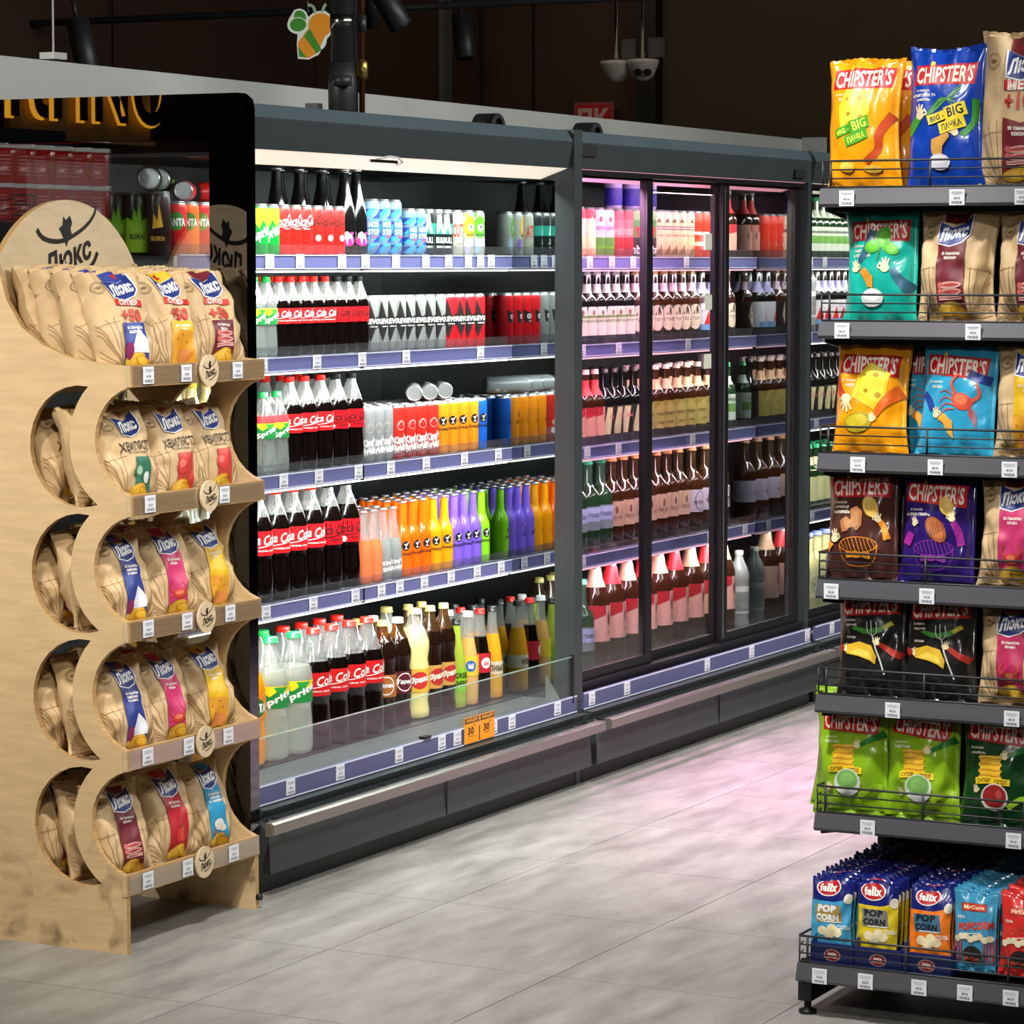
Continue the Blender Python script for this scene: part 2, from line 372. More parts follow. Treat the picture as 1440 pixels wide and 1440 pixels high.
def cutf(p, f):
    vals = [f(q) for q in p]
    if min(vals) >= -1e-9 or max(vals) <= 1e-9: return [p]
    a, b = [], []; n = len(p)
    for i in range(n):
        p0, p1, v0, v1 = p[i], p[(i+1) % n], vals[i], vals[(i+1) % n]
        if v0 >= 0: a.append(p0)
        if v0 <= 0: b.append(p0)
        if v0*v1 < 0:
            t = v0/(v0-v1); q = (p0[0]+(p1[0]-p0[0])*t, p0[1]+(p1[1]-p0[1])*t); a.append(q); b.append(q)
    return [q for q in (a, b) if len(q) > 2]
def decal(mb, art, mp, xl=None, yl=None, off=.0004, step=.00012, smooth=True, diag=None):
    for i, (polys, mat) in enumerate(art.sh):
        if xl: polys = cut(polys, 0, xl)
        if yl: polys = cut(polys, 1, yl)
        if diag: polys = [r for p in polys for r in cutf(p, diag(p))]
        o = off+step*i
        for p in polys: mb.face([mp(x, y, o) for x, y in p], mat, smooth)
def cyl(r, z0=0):
    def mp(x, y, o): return ((r+o)*math.sin(x/r), -(r+o)*math.cos(x/r), z0+y)
    return mp
def lines(a, b, d):
    n = int(math.ceil((b-a)/d)); return [a+d*i for i in range(n+1)]

# ------------------------------------------------------------------ the room
M('bar_grey', '8d9495', .35, metal=.5, noi=.04); M('grout', '5c5a55', .8, noi=.1); TS = .592; TX0, TY0 = 6.078, 3.03
fl = MB(); fl.box(-1, -4, -.06, 19, 12, -.0035, 'grout'); floor = tag(fl.build('floor'), kind='structure')
tm = MB(); g = .0012
tm.box(g, g, -.004, TS-g, TS-g, 0, 'floor_tile'); tile_me = tm.mesh('tile'); far = MB()
for i in range(-11, 22):
    for j in range(-10, 14):
        x, y = TX0+i*TS, TY0+j*TS
        if 4.2 < x < 13.2 and .3 < y < 4.3 or (3 < x < 6.4 and .3 < y < 5.4): put('tile', tile_me, floor, (x, y, 0))
        else: far.box(x+g, y+g, -.004, x+TS-g, y+TS-g, 0, 'floor_tile')
tag(far.build('tile_field', floor), kind='stuff')
m = MB(); m.box(-1, -4, 4.4, 19, 12, 4.5, 'ceiling_black'); tag(m.build('ceiling'), kind='structure')
# back wall with tall panels
m = MB(); m.box(16.1, -4, 0, 16.2, 12, 4.4, 'ply_dark'); wall = tag(m.build('wall_back'), kind='structure')
ys = [12.0, 10.9, 9.8, 8.72, 7.62, 6.6]; 
edges = [atU(x, 300, 16.08).y for x in (-120, 18, 160, 352, 572, 752, 903)]
for a, b in zip(edges[:-1], edges[1:]):
    q = MB(); q.box(16.06, min(a, b)+.012, 0, 16.1, max(a, b)-.012, 4.38, 'wall_brown'); q.build('panel', wall)
y9, y93 = atU(903, 300, 16).y, atU(931, 300, 16).y
q = MB(); q.box(15.9, y93, 0, 16.1, y9, 4.38, 'black_steel'); q.build('pillar', wall)
q = MB(); q.box(16.0, -4, 0, 16.1, y93, 4.38, 'wall_olive'); q.build('panel', wall)
m = MB(); m.box(-1, 8.45, 0, 16, 8.55, 4.4, 'ply_dark'); 
wl = tag(m.build('wall_left'), kind='structure')
for k in range(9):
    q = MB(); q.box(-1+k*1.88, 8.42, 0, .86+k*1.88, 8.45, 4.38, 'wall_brown'); q.build('panel', wl)
p0, p1 = atU(616, 100, 15.5), atU(636, 100, 15.5)
m = MB(); m.box(15.4, p1.y, 0, 15.5, p0.y, 4.39, 'column_grey'); m.box(15.38, p1.y-.01, 0, 15.4, p1.y+.02, 4.39, 'column_grey'); m.box(15.38, p0.y-.02, 0, 15.4, p0.y+.01, 4.39, 'column_grey')
tag(m.build('trim_1'), kind='structure')

# ------------------------------------------------------------------ refrigerated cases
def pricetag(w=.043, h=.040, num='42.30', grey=True):
    m = MB(); m.box(-w/2, -.0012, 0, w/2, 0, h, 'tag_white'); a = Art()
    a.T(num, 0, h*.44, h*.15, '55585e' if grey else '2c2c2e', w*.42, 0, 0, .02)
    for k in range(9): a.Rc(-w*.36+k*w*.08, h*.1, -w*.36+k*w*.08+w*(.045 if k % 3 else .03), h*.26, '6b6e75' if grey else '4a4a4c')
    a.Rc(-w*.38, h*.82, w*.38, h*.86, 'a8acb4'); a.Rc(-w*.3, h*.72, w*.3, h*.75, 'a8acb4')
    decal(m, a, lambda x, y, o: (x, -.0012-o, y)); return m.mesh('price_tag')
TAG = pricetag(); TAG2 = pricetag(.0335, .033, '49.30', False); TAG3 = pricetag(.0335, .033, '38.20', False)
VF = 4.32
def cooler(name, label, U0, U1, zs, doors, led, diff, tags, bottom_tags, left_panel, right_panel):
    c = thing(name, label, 'refrigerator', ((U0+U1)/2, 4.1, 0))
    def B(nm, *bx, par=c):
        m = MB()
        for b in bx: m.box(*b)
        return m.build(nm, par)
    B('kick_plate', (U0, 4.10, 0, U1, 4.16, .075, 'black_steel'))
    m = MB(); m.prism([(4.045, .235), (4.10, .27), (4.10, .232), (4.075, .215), (4.06, .205), (4.035, .17), (4.035, .066), (4.10, .06), (4.16, .06), (4.16, .2), (4.16, .262), (4.04, .262)][::1] if 0 else
            [(4.058, .226), (4.085, .20), (4.05, .165), (4.045, .062), (4.3, .062), (4.3, .226)], 'x', U0, U1, 'slate_steel')
    m.build('base_panel', c)
    B('base_joint', ((U0+U1)/2-.002, 4.043, .063, (U0+U1)/2+.002, 4.046, .17, 'black_steel'))
    B('price_rail', (U0+.005, 4.094, .229, U1-.005, 4.104, .281, 'rail_base'), (U0+.005, 4.0925, .229, U1-.005, 4.0945, .2325, 'rail_edge'), (U0+.005, 4.0925, .277, U1-.005, 4.0945, .281, 'rail_edge'))
    r = c.children[-1]
    for t in bottom_tags:
        u = atV(t, 300, 4.09).x; put('price_tag', TAG, r, (u, 4.093, .237))
    m = MB(); b0, b1 = U0-(.065 if left_panel else 0), U1+.0
    m.prism([(3.994, .178), (4.004, .174), (4.02, .174), (4.02, .208), (4.004, .208), (3.994, .204)], 'x', b0, b1-.004, 'bumper'); bp = m.build('bumper_rail', c)
    for u in (U0+.03, (U0+U1)/2-.35, (U0+U1)/2+.35, U1-.08): B('bracket', (u, 4.0, .181, u+.02, 4.07, .199, 'chrome'), par=bp)
    # tub, back and roof
    B('tub', (U0, 4.104, .20, U1, 4.275, .225, 'ply_dark'), (U0, 4.275, .20, U1, 4.86, .262, 'cooler_inside'))
    B('back_panel', (U0, 4.78, .2, U1, 4.88, 1.99, 'cooler_inside'))
    B('roof', (U0, 4.16, 1.93, U1, 4.86, 1.99, 'slate_steel'))
    m = MB(); m.prism([(4.118, 1.905), (4.105, 1.982), (4.125, 2.018), (4.2, 2.022), (4.2, 1.93), (4.16, 1.905)], 'x', U0, U1, 'slate_steel'); fa = m.build('canopy', c)
    m = MB(); m.prism([(4.1035, 1.985), (4.1235, 2.0195), (4.126, 2.0175), (4.1065, 1.983)], 'x', U0, U1, 'slate_bevel'); m.build('canopy_bevel', fa)
    m = MB(); m.prism([(4.122, 1.904), (4.215, 1.872), (4.215, 1.879), (4.135, 1.91)], 'x', U0+.02, U1-.02, diff); m.build('light_diffuser', c)
    B('roof_lining', (U0, 4.215, 1.886, U1, 4.78, 1.896, 'cooler_inside'))
    # grille deck
    if not doors:
        gm = MB()
        for k in range(11): gm.box(U0+.01, 4.116+k*.0148, .264, U1-.01, 4.1205+k*.0148, .2685, 'bar_grey')
        for k in range(int((U1-U0-.02)/.03)): gm.box(U0+.012+k*.03, 4.116, .2635, U0+.0145+k*.03, 4.272, .2665, 'bar_grey')
        tag(gm.build('air_grille', c), kind='stuff')
    B('deck', (U0+.005, 4.275, .262, U1-.005, 4.78, .270, 'shelf_inner'))
    for s, z in enumerate(zs):
        sh = B('shelf', (U0+.012, VF+.012, z-.012, U1-.012, 4.76, z-.004, 'shelf_inner'))
        B('shelf_edge', (U0+.012, VF, z-.042, U1-.012, VF+.012, z-.003, 'rail_edge'), par=sh)
        B('price_rail', (U0+.012, VF-.006, z-.036, U1-.012, VF, z-.001, 'rail_blue'), (U0+.012, VF-.0085, z-.0385, U1-.012, VF-.005, z-.036, 'rail_edge'), (U0+.012, VF-.0085, z-.002, U1-.012, VF-.005, z+.0005, 'rail_edge'), par=sh)
        B('front_guard', (U0+.012, VF+.008, z-.002, U1-.012, VF+.0105, z+.028, 'acrylic'), par=sh)
        B('led_strip', (U0+.03, VF+.001, z-.047, U1-.03, VF+.011, z-.0425, led), par=sh)
        n = 2
        for k in range(1, n): B('rail_joint', (U0+(U1-U0)*k/n-.002, VF-.0095, z-.044, U0+(U1-U0)*k/n+.002, VF+.009, z, 'black_steel'), par=sh)
        for t in tags[s]:
            u = atV(t, 300, VF-.008).x
            if u < U1-.04: put('price_tag', TAG, sh, (u, VF-.009, z-.0375))
    return c, B
t1 = [[378, 421, 480, 513, 556, 598, 630, 658, 675, 690], [368, 444, 508, 570, 675], [396, 446, 502, 548, 598, 652, 700], [370, 437, 497, 534, 560, 595, 633, 670, 704], ]
c1, B1 = cooler('open_drinks_cooler', 'open-front drinks cooler, dark slate, beside the plywood snack stand', 6.5, 8.38, ZA, False, 'led_white', 'canopy_diffuser', t1, [405, 476, 560, 621, 643, 695, 721, 786], True, True)
# black framed glass end wall on the left
m = MB(); m.prism([(4.082, 0), (4.075, .2), (4.075, 2.0), (4.08, 2.024), (4.1, 2.04), (4.9, 2.04), (4.9, 1.925), (4.185, 1.925), (4.185, .32), (4.9, .32), (4.9, 0)], 'x', 6.455, 6.497, 'black_mirror')
ep = m.build('end_frame', c1)
m = MB(); m.box(6.472, 4.185, .32, 6.478, 4.9, 1.925, 'glass_side'); m.build('end_glass', c1)
# right end wall: mirror-like panel and slate post
m = MB(); m.box(8.362, 4.165, .26, 8.374, 4.86, 1.87, 'end_mirror'); m.build('end_mirror', c1)
m = MB(); m.prism([(4.172, 1.87), (4.172, .262), (4.10, .235), (4.086, .2), (4.06, .16), (4.06, .0), (4.86, 0), (4.86, 2.02), (4.106, 2.02), (4.104, 1.985), (4.118, 1.905), (4.09, 1.8), (4.085, .3), (4.12, 1.8)][:0] or
        [(4.165, .262), (4.096, .262), (4.096, .3), (4.1, 1.9), (4.1, 2.022), (4.86, 2.022), (4.86, 1.87), (4.165, 1.87)], 'x', 8.362, 8.418, 'slate_steel'); m.build('end_post', c1)
m = MB(); m.box(8.374, 4.1, .0, 8.415, 4.86, .262, 'slate_steel'); m.box(8.374, 4.166, .262, 8.415, 4.86, 1.87, 'slate_steel'); m.build('end_wall', c1)
# front glass
m = MB(); m.box(6.51, 4.0965, .278, 8.35, 4.1015, .402, 'glass_front'); fg = m.build('front_glass', c1)
m = MB(); m.box(6.51, 4.0962, .402, 8.35, 4.1018, .4045, 'glass_edge'); m.build('glass_edge', fg)
m = MB(); m.box(8.345, 4.092, .26, 8.353, 4.106, .41, 'black_steel'); m.build('glass_clip', fg)
m = MB(); u = atV(601, 1040, 4.09).x; m.box(u-.02, 4.088, .281, u+.02, 4.106, .289, 'black_steel'); m.build('glass_clip', fg)
m = MB()   # folded return of the deck at the right end
m.prism([(4.11, .268), (4.165, .268), (4.165, .35)], 'x', 8.30, 8.304, 'aluminium'); m.build('end_baffle', c1)
# orange promotion cards
for i, x in enumerate((664, 686)):
    u = atV(x, 1020, 4.088).x; m = MB(); m.box(-.045, -.001, 0, .045, 0, .076, C('f59a1c')); a = Art()
    a.Rc(-.043, .058, .043, .074, '6a3c14'); a.T('АКЦІЯ', 0, .066, .010, 'f7b040', .07); a.T('30', -.006, .036, .022, '20160c', .036); a.T('грн', .016, .05, .005, '20160c'); a.Rc(-.022, .02, .012, .0215, '7a4c1c')
    decal(m, a, lambda x_, y_, o: (x_, -.001-o, y_)); tag(put('promotion_card', m.mesh('promotion_card'), None, (u, 4.0905, .232)), 'orange promotion card reading 30, %s of two on the cooler rail' % ('left' if i == 0 else 'right'), 'card', 'orange promotion cards on the open cooler')
# wire dangling from the canopy
m = MB(); a0 = atV(529, 224, 4.118); b0 = atV(548, 220, 4.112); c0 = atV(560, 222, 4.11); d0 = atV(566, 228, 4.112); e0 = atV(560, 232, 4.115)
m.tube([a0, b0, c0, d0, e0, atV(552, 226, 4.117)], .003, 'cable_white', 5); m.build('loose_cable', c1)
m = MB(); q = atV(540, 227, 4.116); m.box(q.x-.08, 4.112, q.z-.004, q.x+.07, 4.118, q.z+.004, 'chrome'); m.build('light_clip', c1)
# snapped-in studs on the inner roof
c2, B2 = cooler('sliding_door_cooler', 'slate cooler with three black-framed sliding glass doors, next to the open one', 8.42, 10.33, ZB, True, 'led_pink', 'diffuser_pink', [[829, 860, 890, 965], [819, 870, 968], [826, 870, 975], [820, 1000, 1050]], [835, 885, 999, 1062], False, True)
c3, B3 = cooler('far_door_cooler', 'far slate cooler with sliding glass doors, partly behind the snack rack', 10.37, 12.2, ZC, True, 'led_white', 'canopy_diffuser', [[1140, 1160], [1140, 1160], [1150], [1145]], [1141, 1176], False, False)
m = MB(); m.box(10.335, 4.12, .0, 10.365, 4.86, 2.02, 'slate_steel'); m.build('end_wall', c2)
m = MB(); m.box(10.328, 4.2, .27, 10.334, 4.78, 1.87, 'end_mirror'); m.build('end_mirror', c2)
m = MB(); m.box(12.2, 4.1, .0, 12.24, 4.86, 2.02, 'slate_steel'); m.build('end_wall', c3)
m = MB(); m.box(8.42, 4.12, .262, 8.46, 4.78, 1.9, 'black_steel'); m.build('end_lining', c2)
def door(c, U0, U1, V, z0=.3, z1=1.9, fw=.045):
    m = MB(); e = .008; m.box(U0, V-e, z0, U0+fw, V+e, z1, 'black_steel'); m.box(U1-fw, V-e, z0, U1, V+e, z1, 'black_steel')
    m.box(U0+fw, V-e, z0, U1-fw, V+e, z0+.035, 'black_steel'); m.box(U0+fw, V-e, z1-.02, U1-fw, V+e, z1, 'black_steel')
    d = m.build('sliding_door', c)
    m = MB(); m.box(U0+fw, V-.003, z0+.035, U1-fw, V+.003, z1-.02, 'glass_door'); m.build('door_glass', d)
    m = MB(); m.box(U0+fw*.3, V-.010, z0+.02, U0+fw*.36, V-.008, z1-.03, 'aluminium'); m.build('edge_strip', d); return d
def D(x): return atV(x, 600, 4.15).x
d1a, d1b, d2b, d3b = 8.425, D(921), D(1024), D(1111)
door(c2, 8.43, D(914), 4.15); door(c2, D(914)-.02, D(1016), 4.172); door(c2, D(1012), 10.32, 4.15, fw=.055)
for U0, U1, c in ((8.42, 10.33, c2), (10.37, 12.2, c3)):
    m = MB(); m.box(U0, 4.125, .262, U1, 4.205, .302, 'black_steel'); m.build('door_track', c)
    m = MB(); m.box(U0, 4.125, 1.888, U1, 4.205, 1.904, 'black_steel'); m.build('door_track', c)
door(c3, 10.375, 11.0, 4.15, fw=.055); door(c3, 10.97, 11.6, 4.172); door(c3, 11.55, 12.18, 4.15)
m = MB(); p = atV(818, 219, 4.098); m.box(p.x, 4.103, p.z, p.x+.12, 4.108, p.z+.035, 'anthracite'); m.build('badge_plate', c2)
m = MB(); p2 = atV(1121, 250, 4.098); m.box(p2.x, 4.103, p2.z, p2.x+.1, 4.108, p2.z+.03, 'anthracite'); m.build('badge_plate', c3)
# stickers on the door frame
for i, (x, y, h_) in enumerate(((998, 340, .055), (998, 425, .05), (997, 508, .05))):
    p = atV(x, y, 4.16); m = MB(); m.box(-.03, -.001, -h_/2, .03, 0, h_/2, C('c9d2b8')); tag(put('door_sticker', m.mesh('door_sticker'), None, (p.x, 4.1655, p.z)), 'small pale sticker on the second sliding door, %s from top' % ORD[i], 'sticker', 'stickers on the sliding door')
# pale baffle board along the rear top of the cases
m = MB(); m.prism([(6.46, 2.03), (12.4, 2.03), (12.4, 2.142), (6.46, 2.162)], 'y', 4.895, 4.915, 'beam_white'); m.box(12.2, 4.80, 2.03, 12.25, 4.895, 2.15, 'beam_white')
bb = m.build('baffle_board'); tag(bb, 'long pale grey baffle board running along the top of the coolers', 'board')

# ------------------------------------------------------------------ things above the coolers
def vtube(px, V, z0, z1, r, mat):
    p = atV(px, 100, V); m = MB(); m.lathe([(r, z0), (r, z1)], mat, 16, p.x, V); return m, p
m, p = vtube(481, 4.55, 1.99, 4.35, .033, 'anthracite'); 
m.lathe([(.040, 1.99), (.042, 2.14), (.036, 2.2)], 'anthracite', 16, p.x-.0, 4.55)
pipe = m.build('insulated_pipe'); tag(pipe, 'thick black insulated pipe rising from the open cooler to the ceiling', 'pipe')
m = MB(); m.lathe([(.0355, 2.30), (.0355, 2.34)], 'chrome', 16, p.x, 4.55); m.build('pipe_clamp', pipe)
m = MB(); m.lathe([(.028, 2.13), (.028, 2.16)], 'anthracite', 12, p.x-.05, 4.52); m.build('pipe_elbow', pipe)
m, p = vtube(498, 4.57, 1.99, 4.35, .012, 'anthracite'); tag(m.build('thin_pipe'), 'thin black pipe between the thick pipe and the copper one', 'pipe')
m, p = vtube(509, 4.55, 1.99, 4.35, .009, 'copper'); cp = m.build('copper_pipe'); tag(cp, 'copper pipe with a brass valve beside the black insulated pipe', 'pipe')
vz = atV(509, 98, 4.55).z; m = MB(); m.lathe([(.011, vz-.03), (.018, vz-.02), (.018, vz+.02), (.011, vz+.03)], 'brass', 12, p.x, 4.55); m.tube([(p.x, 4.55, vz), (p.x-.025, 4.53, vz)], .008, 'brass', 8); m.build('valve', cp)
m = MB(); m.lathe([(.014, vz+.11), (.014, vz+.16)], 'anthracite', 12, p.x, 4.55); m.build('pipe_clamp', cp)
for i, (x, y) in enumerate(((689, 166), (828, 186))):
    p = atV(x, y, 4.42); m = MB(); n = 10
    m.prism([(p.x+.055*math.cos(R(k*18)), 2.018+.062*math.sin(R(k*18))) for k in range(11)], 'y', 4.39, 4.46, 'anthracite')
    o = m.build('hose_cover'); tag(o, 'black domed hose cover on top of the %s' % ('open cooler' if i == 0 else 'joint of the two coolers'), 'cover')
    m = MB(); m.lathe([(.02, 4.386), (.02, 4.39)], 'black_gloss', 12, p.x, 2.045, ax='y'); m.build('hub', o)
p = atV(446, 143, 4.3); m = MB(); m.box(p.x-.05, 4.26, 2.016, p.x+.05, 4.34, 2.032, 'anthracite', .003); m.box(p.x-.03, 4.28, 2.03, p.x-.005, 4.32, 2.05, 'anthracite'); tag(m.build('junction_box'), 'small flat black box on the open cooler roof left of the pipe', 'box')
# hanging bee sign: flat cut-out
hp = atV(441, 50, 5.1); a = Art()
G1, O1, WH = '3f8f28', 'e8941c', 'e9efe2'
a.E(-.01, .0, .075, .1, WH, 35, 24); a.E(-.085, .07, .062, .055, WH, 0, 20); a.E(-.07, .115, .045, .05, WH, 20, 20); a.E(.045, .06, .083, .083, WH, 0, 24)
a.P([(-.1, -.13), (-.1, -.04), (-.03, .05), (.08, .0), (.02, -.115), (-.04, -.14)], WH)
a.E(-.085, .07, .05, .043, G1, 0, 20); a.E(-.07, .115, .034, .04, G1, 20, 20); a.ring(-.085, .07, .05, .005, WH, .043)
a.E(.045, .06, .07, .07, O1, 0, 24); a.P([(-.092, -.12), (-.092, -.035), (-.02, .05), (.07, -.0), (.015, -.105), (-.04, -.13)], O1)
a.P([(-.092, -.12), (-.092, -.06), (-.05, -.125)], G1); a.P([(-.055, .0), (-.02, .045), (.04, -.085), (.01, -.108)], G1)
a.S([(.02, .13), (.01, .17), (-.02, .185)], .014, WH); a.S([(.02, .13), (.01, .17), (-.02, .185)], .007, G1); a.S([(.06, .135), (.075, .17), (.085, .18)], .014, WH); a.S([(.06, .135), (.075, .17), (.085, .18)], .007, G1)
m = MB(); base = Art(); base.sh = [(s_[0], s_[1]) for s_ in a.sh if s_[1] is MATS.get('x')] 
m.prism([(-.1, -.13), (-.1, -.04), (-.09, .02), (-.14, .05), (-.14, .1), (-.1, .16), (-.04, .15), (-.02, .11), (.02, .14), (.08, .14), (.125, .09), (.12, .02), (.08, -.02), (.02, -.115), (-.04, -.14)], 'y', 0, .006, C(WH))
sc_ = .82
decal(m, a, lambda x, y, o: (x, -o, y)); m.tube([(-.02, .003, .14), (-.02, .003, 4.2)], .001, 'cable_white', 4)
bee = put('hanging_sign', m.mesh('hanging_sign'), None, hp); bee.scale = (.56, 1, .54); bee.rotation_euler = (0, R(-4), R(-62)); tag(bee, 'green and orange bee-shaped cut-out sign hanging left of the black pipe', 'sign')
# track spotlights
def track_light(px, py, U, tilt, label, glow=False, k=1):
    p = atU(px, py, U); m = MB(); m.lathe([(.04*k, -.1*k), (.045*k, -.095*k), (.045*k, .1*k), (.03*k, .105*k)], 'anthracite', 16); o = put('spotlight', m.mesh('spotlight'), None, p); o.rotation_euler = tilt
    m = MB(); m.lathe([(.038*k, -.101*k), (.038*k, -.099*k)], 'lamp_glow' if glow else 'black_gloss', 16); put('lens', m.mesh('lens'), o, p)
    m = MB(); m.tube([(0, 0, .1*k), (0, 0, .2*k)], .008, 'anthracite', 6); put('stem', m.mesh('stem'), o, p); tag(o, label, 'lamp'); return o
track_light(116, 64, 9.5, (R(-14), 0, 0), 'dark cylinder spotlight hanging at the upper left above the white board', k=1.0)
track_light(652, 52, 12, (R(-10), R(6), 0), 'dark cylinder spotlight left of the two dome cameras', k=1.0)
track_light(546, 6, 10, (R(-25), R(-20), 0), 'dark angled spotlight at the top edge beside the copper pipe', k=1.0)
track_light(524, 17, 11, (R(35), R(-55), 0), 'lit spotlight shining behind the copper pipe', True, .8)
m = MB(); a0, b0 = atU(-60, 33, 11.5), atU(1010, -4, 11.5); z_ = (a0.z+b0.z)/2; m.tube([(11.5, a0.y+3, z_), (11.5, b0.y-1.5, z_)], .018, 'anthracite', 6)
for k in range(6): m.tube([(11.5, b0.y+k*1.0, z_), (11.5, b0.y+k*1.0, 4.4)], .004, 'anthracite', 4)
tag(m.build('lighting_rail'), 'thin dark lighting rail crossing the upper part of the picture', 'rail')
m = MB(); p = atV(75, 82, 4.905); m.box(p.x-.028, 4.88, 2.166, p.x+.028, 4.93, 2.184, 'beam_white'); m.tube([(p.x, 4.905, 2.18), (p.x, 4.905, 4.4)], .003, 'cable_white', 5); tag(m.build('cable_mount'), 'white mounting block with a thin hanging rod on the board, far left', 'mount')
# dome cameras
for i, (x, y) in enumerate(((867, 97), (904, 95))):
    p = atU(x, y, 14.2); m = MB(); k = 1.12; prof = [(.002, -.062)]+[(.06*math.sin(R(t)), -.005-.057*math.cos(R(t))) for t in (20, 40, 60, 80)]+[(.072, .015), (.075, .035), (.03, .04)]
    m.lathe([(r*k, z*k) for r, z in prof], C('c9c6bb'), 20); o = put('dome_camera', m.mesh('dome_camera'), None, p); tag(o, ('white dome camera on a rod, the left one of the pair', 'white dome camera with two dark lenses, right one of the pair')[i], 'camera', None)
    m = MB(); m.tube([(0, 0, .05), (0, 0, 4.35-p.z)], .012, 'chrome', 8); put('rod', m.mesh('rod'), o, p)
    if i:
        m = MB()
        for dy in (.03, -.02): m.lathe([(.02, -.09), (.02, -.085)], 'black_gloss', 12, dy*-1, -.03, ax='y')
        lo = put('lens', m.mesh('lens'), o, p); lo.rotation_euler = (0, 0, R(-62))
    q = MB(); q.box(.0, -.10, .05, .05, -.03, .15, C('5c5e5a')); put('wiring_box', q.mesh('wiring_box'), o, p)
# fire hydrant plate
p0, p1 = atU(807, 149, 15.98), atU(862, 171, 15.98)
m = MB(); m.box(0, p1.y, 2.33, .012, p0.y, p0.z+.02, C('8c4a46')); m.box(-.002, p1.y+.015, 2.33, .0, p0.y-.015, p0.z+.005, C('b02024'))
a = Art().T('ПК', 0, 0, .11, 'c9a8a0', .2, 0, 0, .05); yc = (p0.y+p1.y)/2; decal(m, a, lambda x, y, o: (-.002-o, yc-x, p0.z-.07+y))
tag(put('fire_hydrant_sign', m.mesh('fire_hydrant_sign'), None, (15.985, 0, 0)), 'red fire hydrant sign lettered ПК low on the dark back wall', 'sign')

# ------------------------------------------------------------------ left of the picture, seen mirrored in the black end wall
sg = thing('lit_sign', 'brown signboard with black halo-lit letters, mirrored in the cooler end wall', 'sign', (1.45, 8.2, 2.0))
m = MB(); m.box(.74, 8.22, 2.17, 1.84, 8.26, 2.75, 'sign_board'); m.build('board', sg)
a = Art(); tr, asp = text2d('ОИПЛ', .03); 
m = MB()
for t in tr:
    m.face([(1.29+x*.34, 8.165, 2.43+y*.34) for x, y in t], 'black_steel')
m.build('lettering', sg)
m = MB()
for t in tr: m.face([(1.29+x*.35, 8.185, 2.43+y*.36) for x, y in t], 'sign_glow')
m.build('halo_light', sg)
m = MB(); m.box(.8, 8.26, 2.3, 1.78, 8.41, 2.7, 'black_steel'); m.build('wall_bracket', sg)
rk = thing('tub_rack', 'black rack of red tubs, seen mirrored in the cooler end wall', 'shelving', (5.2, 5.75, 0))
m = MB(); m.box(4.6, 5.53, 1.72, 5.52, 5.95, 1.738, 'anthracite'); m.build('shelf', rk)
m = MB(); m.box(4.6, 5.95, 0, 5.55, 5.98, 2.05, 'anthracite'); m.build('back_panel', rk)
m = MB(); m.box(4.6, 5.53, 0, 5.52, 5.95, .1, 'anthracite'); m.build('base', rk)
m = MB()
for z_ in (1.76, 1.79, 1.82): m.tube([(5.40, 5.52, z_), (5.52, 5.52, z_)], .003, 'anthracite', 5)
m.tube([(5.40, 5.52, 1.735), (5.40, 5.52, 1.82)], .003, 'anthracite', 5); m.build('wire_guard', rk)
m = MB(); m.lathe([(.046, 0), (.048, .004), (.049, .104)], 'tub_red', 20); m.lathe([(.052, .104), (.053, .106), (.053, .116), (.05, .118)], C('e8e4e0', .3), 20)
a = Art().E(0, .06, .02, .026, 'd9a030').E(0, .06, .014, .02, 'b8241c')
for k in range(6): a.Rc(.045, .025+k*.011, .085, .028+k*.011, 'e89890')
decal(m, a, cyl(.0492), lines(-.1, .1, .012)); tub = m.mesh('snack_tub')
for r_ in range(2):
    for i in range(6):
        tag(put('snack_tub', tub, None, (4.98+i*.098, 5.60, 1.7385+r_*.1185), R(-20+random.uniform(-30, 30))), 'red lidded tub, %s from left in the %s layer of the mirrored rack' % (ORD[5-i], ('lower', 'upper')[r_]), 'tub', 'red tubs stacked on the rack')
# ------------------------------------------------------------------ drinks
def mk_can(name, r, h, body, art=None, bands=(), lid='aluminium'):
    """bands: (z0,z1,mat) colour bands. origin at base"""
    mb = MB(); rs = r*.86
    zs = [0, .006, .012]; 
    cuts = sorted(set([.012]+[b for bd in bands for b in bd[:2] if .012 < b < h-.02]+[h-.016]))
    prof = [(r*.78, 0), (r*.86, .002), (r, .011)]; mats = ['aluminium', body]
    for a, b in zip(cuts[:-1], cuts[1:]):
        prof.append((r, b)); m = body
        for z0, z1, bm in bands:
            if (a+b)/2 > z0 and (a+b)/2 < z1: m = bm
        mats.append(m)
    prof += [(r*.93, h-.007), (rs, h-.002)]; mats += [mats[-1], 'aluminium']
    mb.lathe(prof, body, 20, mats=mats)
    if art: decal(mb, art, cyl(r), lines(-.09, .09, r*.28))
    o = put(name, mb.mesh(name), None, (0, 0, -50)); PROTOS.append(o)
    l = MB(); l.lathe([(rs, h-.003), (rs, h), (rs*.92, h), (rs*.9, h-.003)], lid, 20, caps=False); l.lathe([(rs*.9, h-.0032), (rs*.9, h-.003)], lid, 20)
    l.box(-.004, -.014, h-.003, .004, .004, h-.0015, lid)
    put('lid', l.mesh('lid'), o, (0, 0, -50)); o['r'] = r; return o
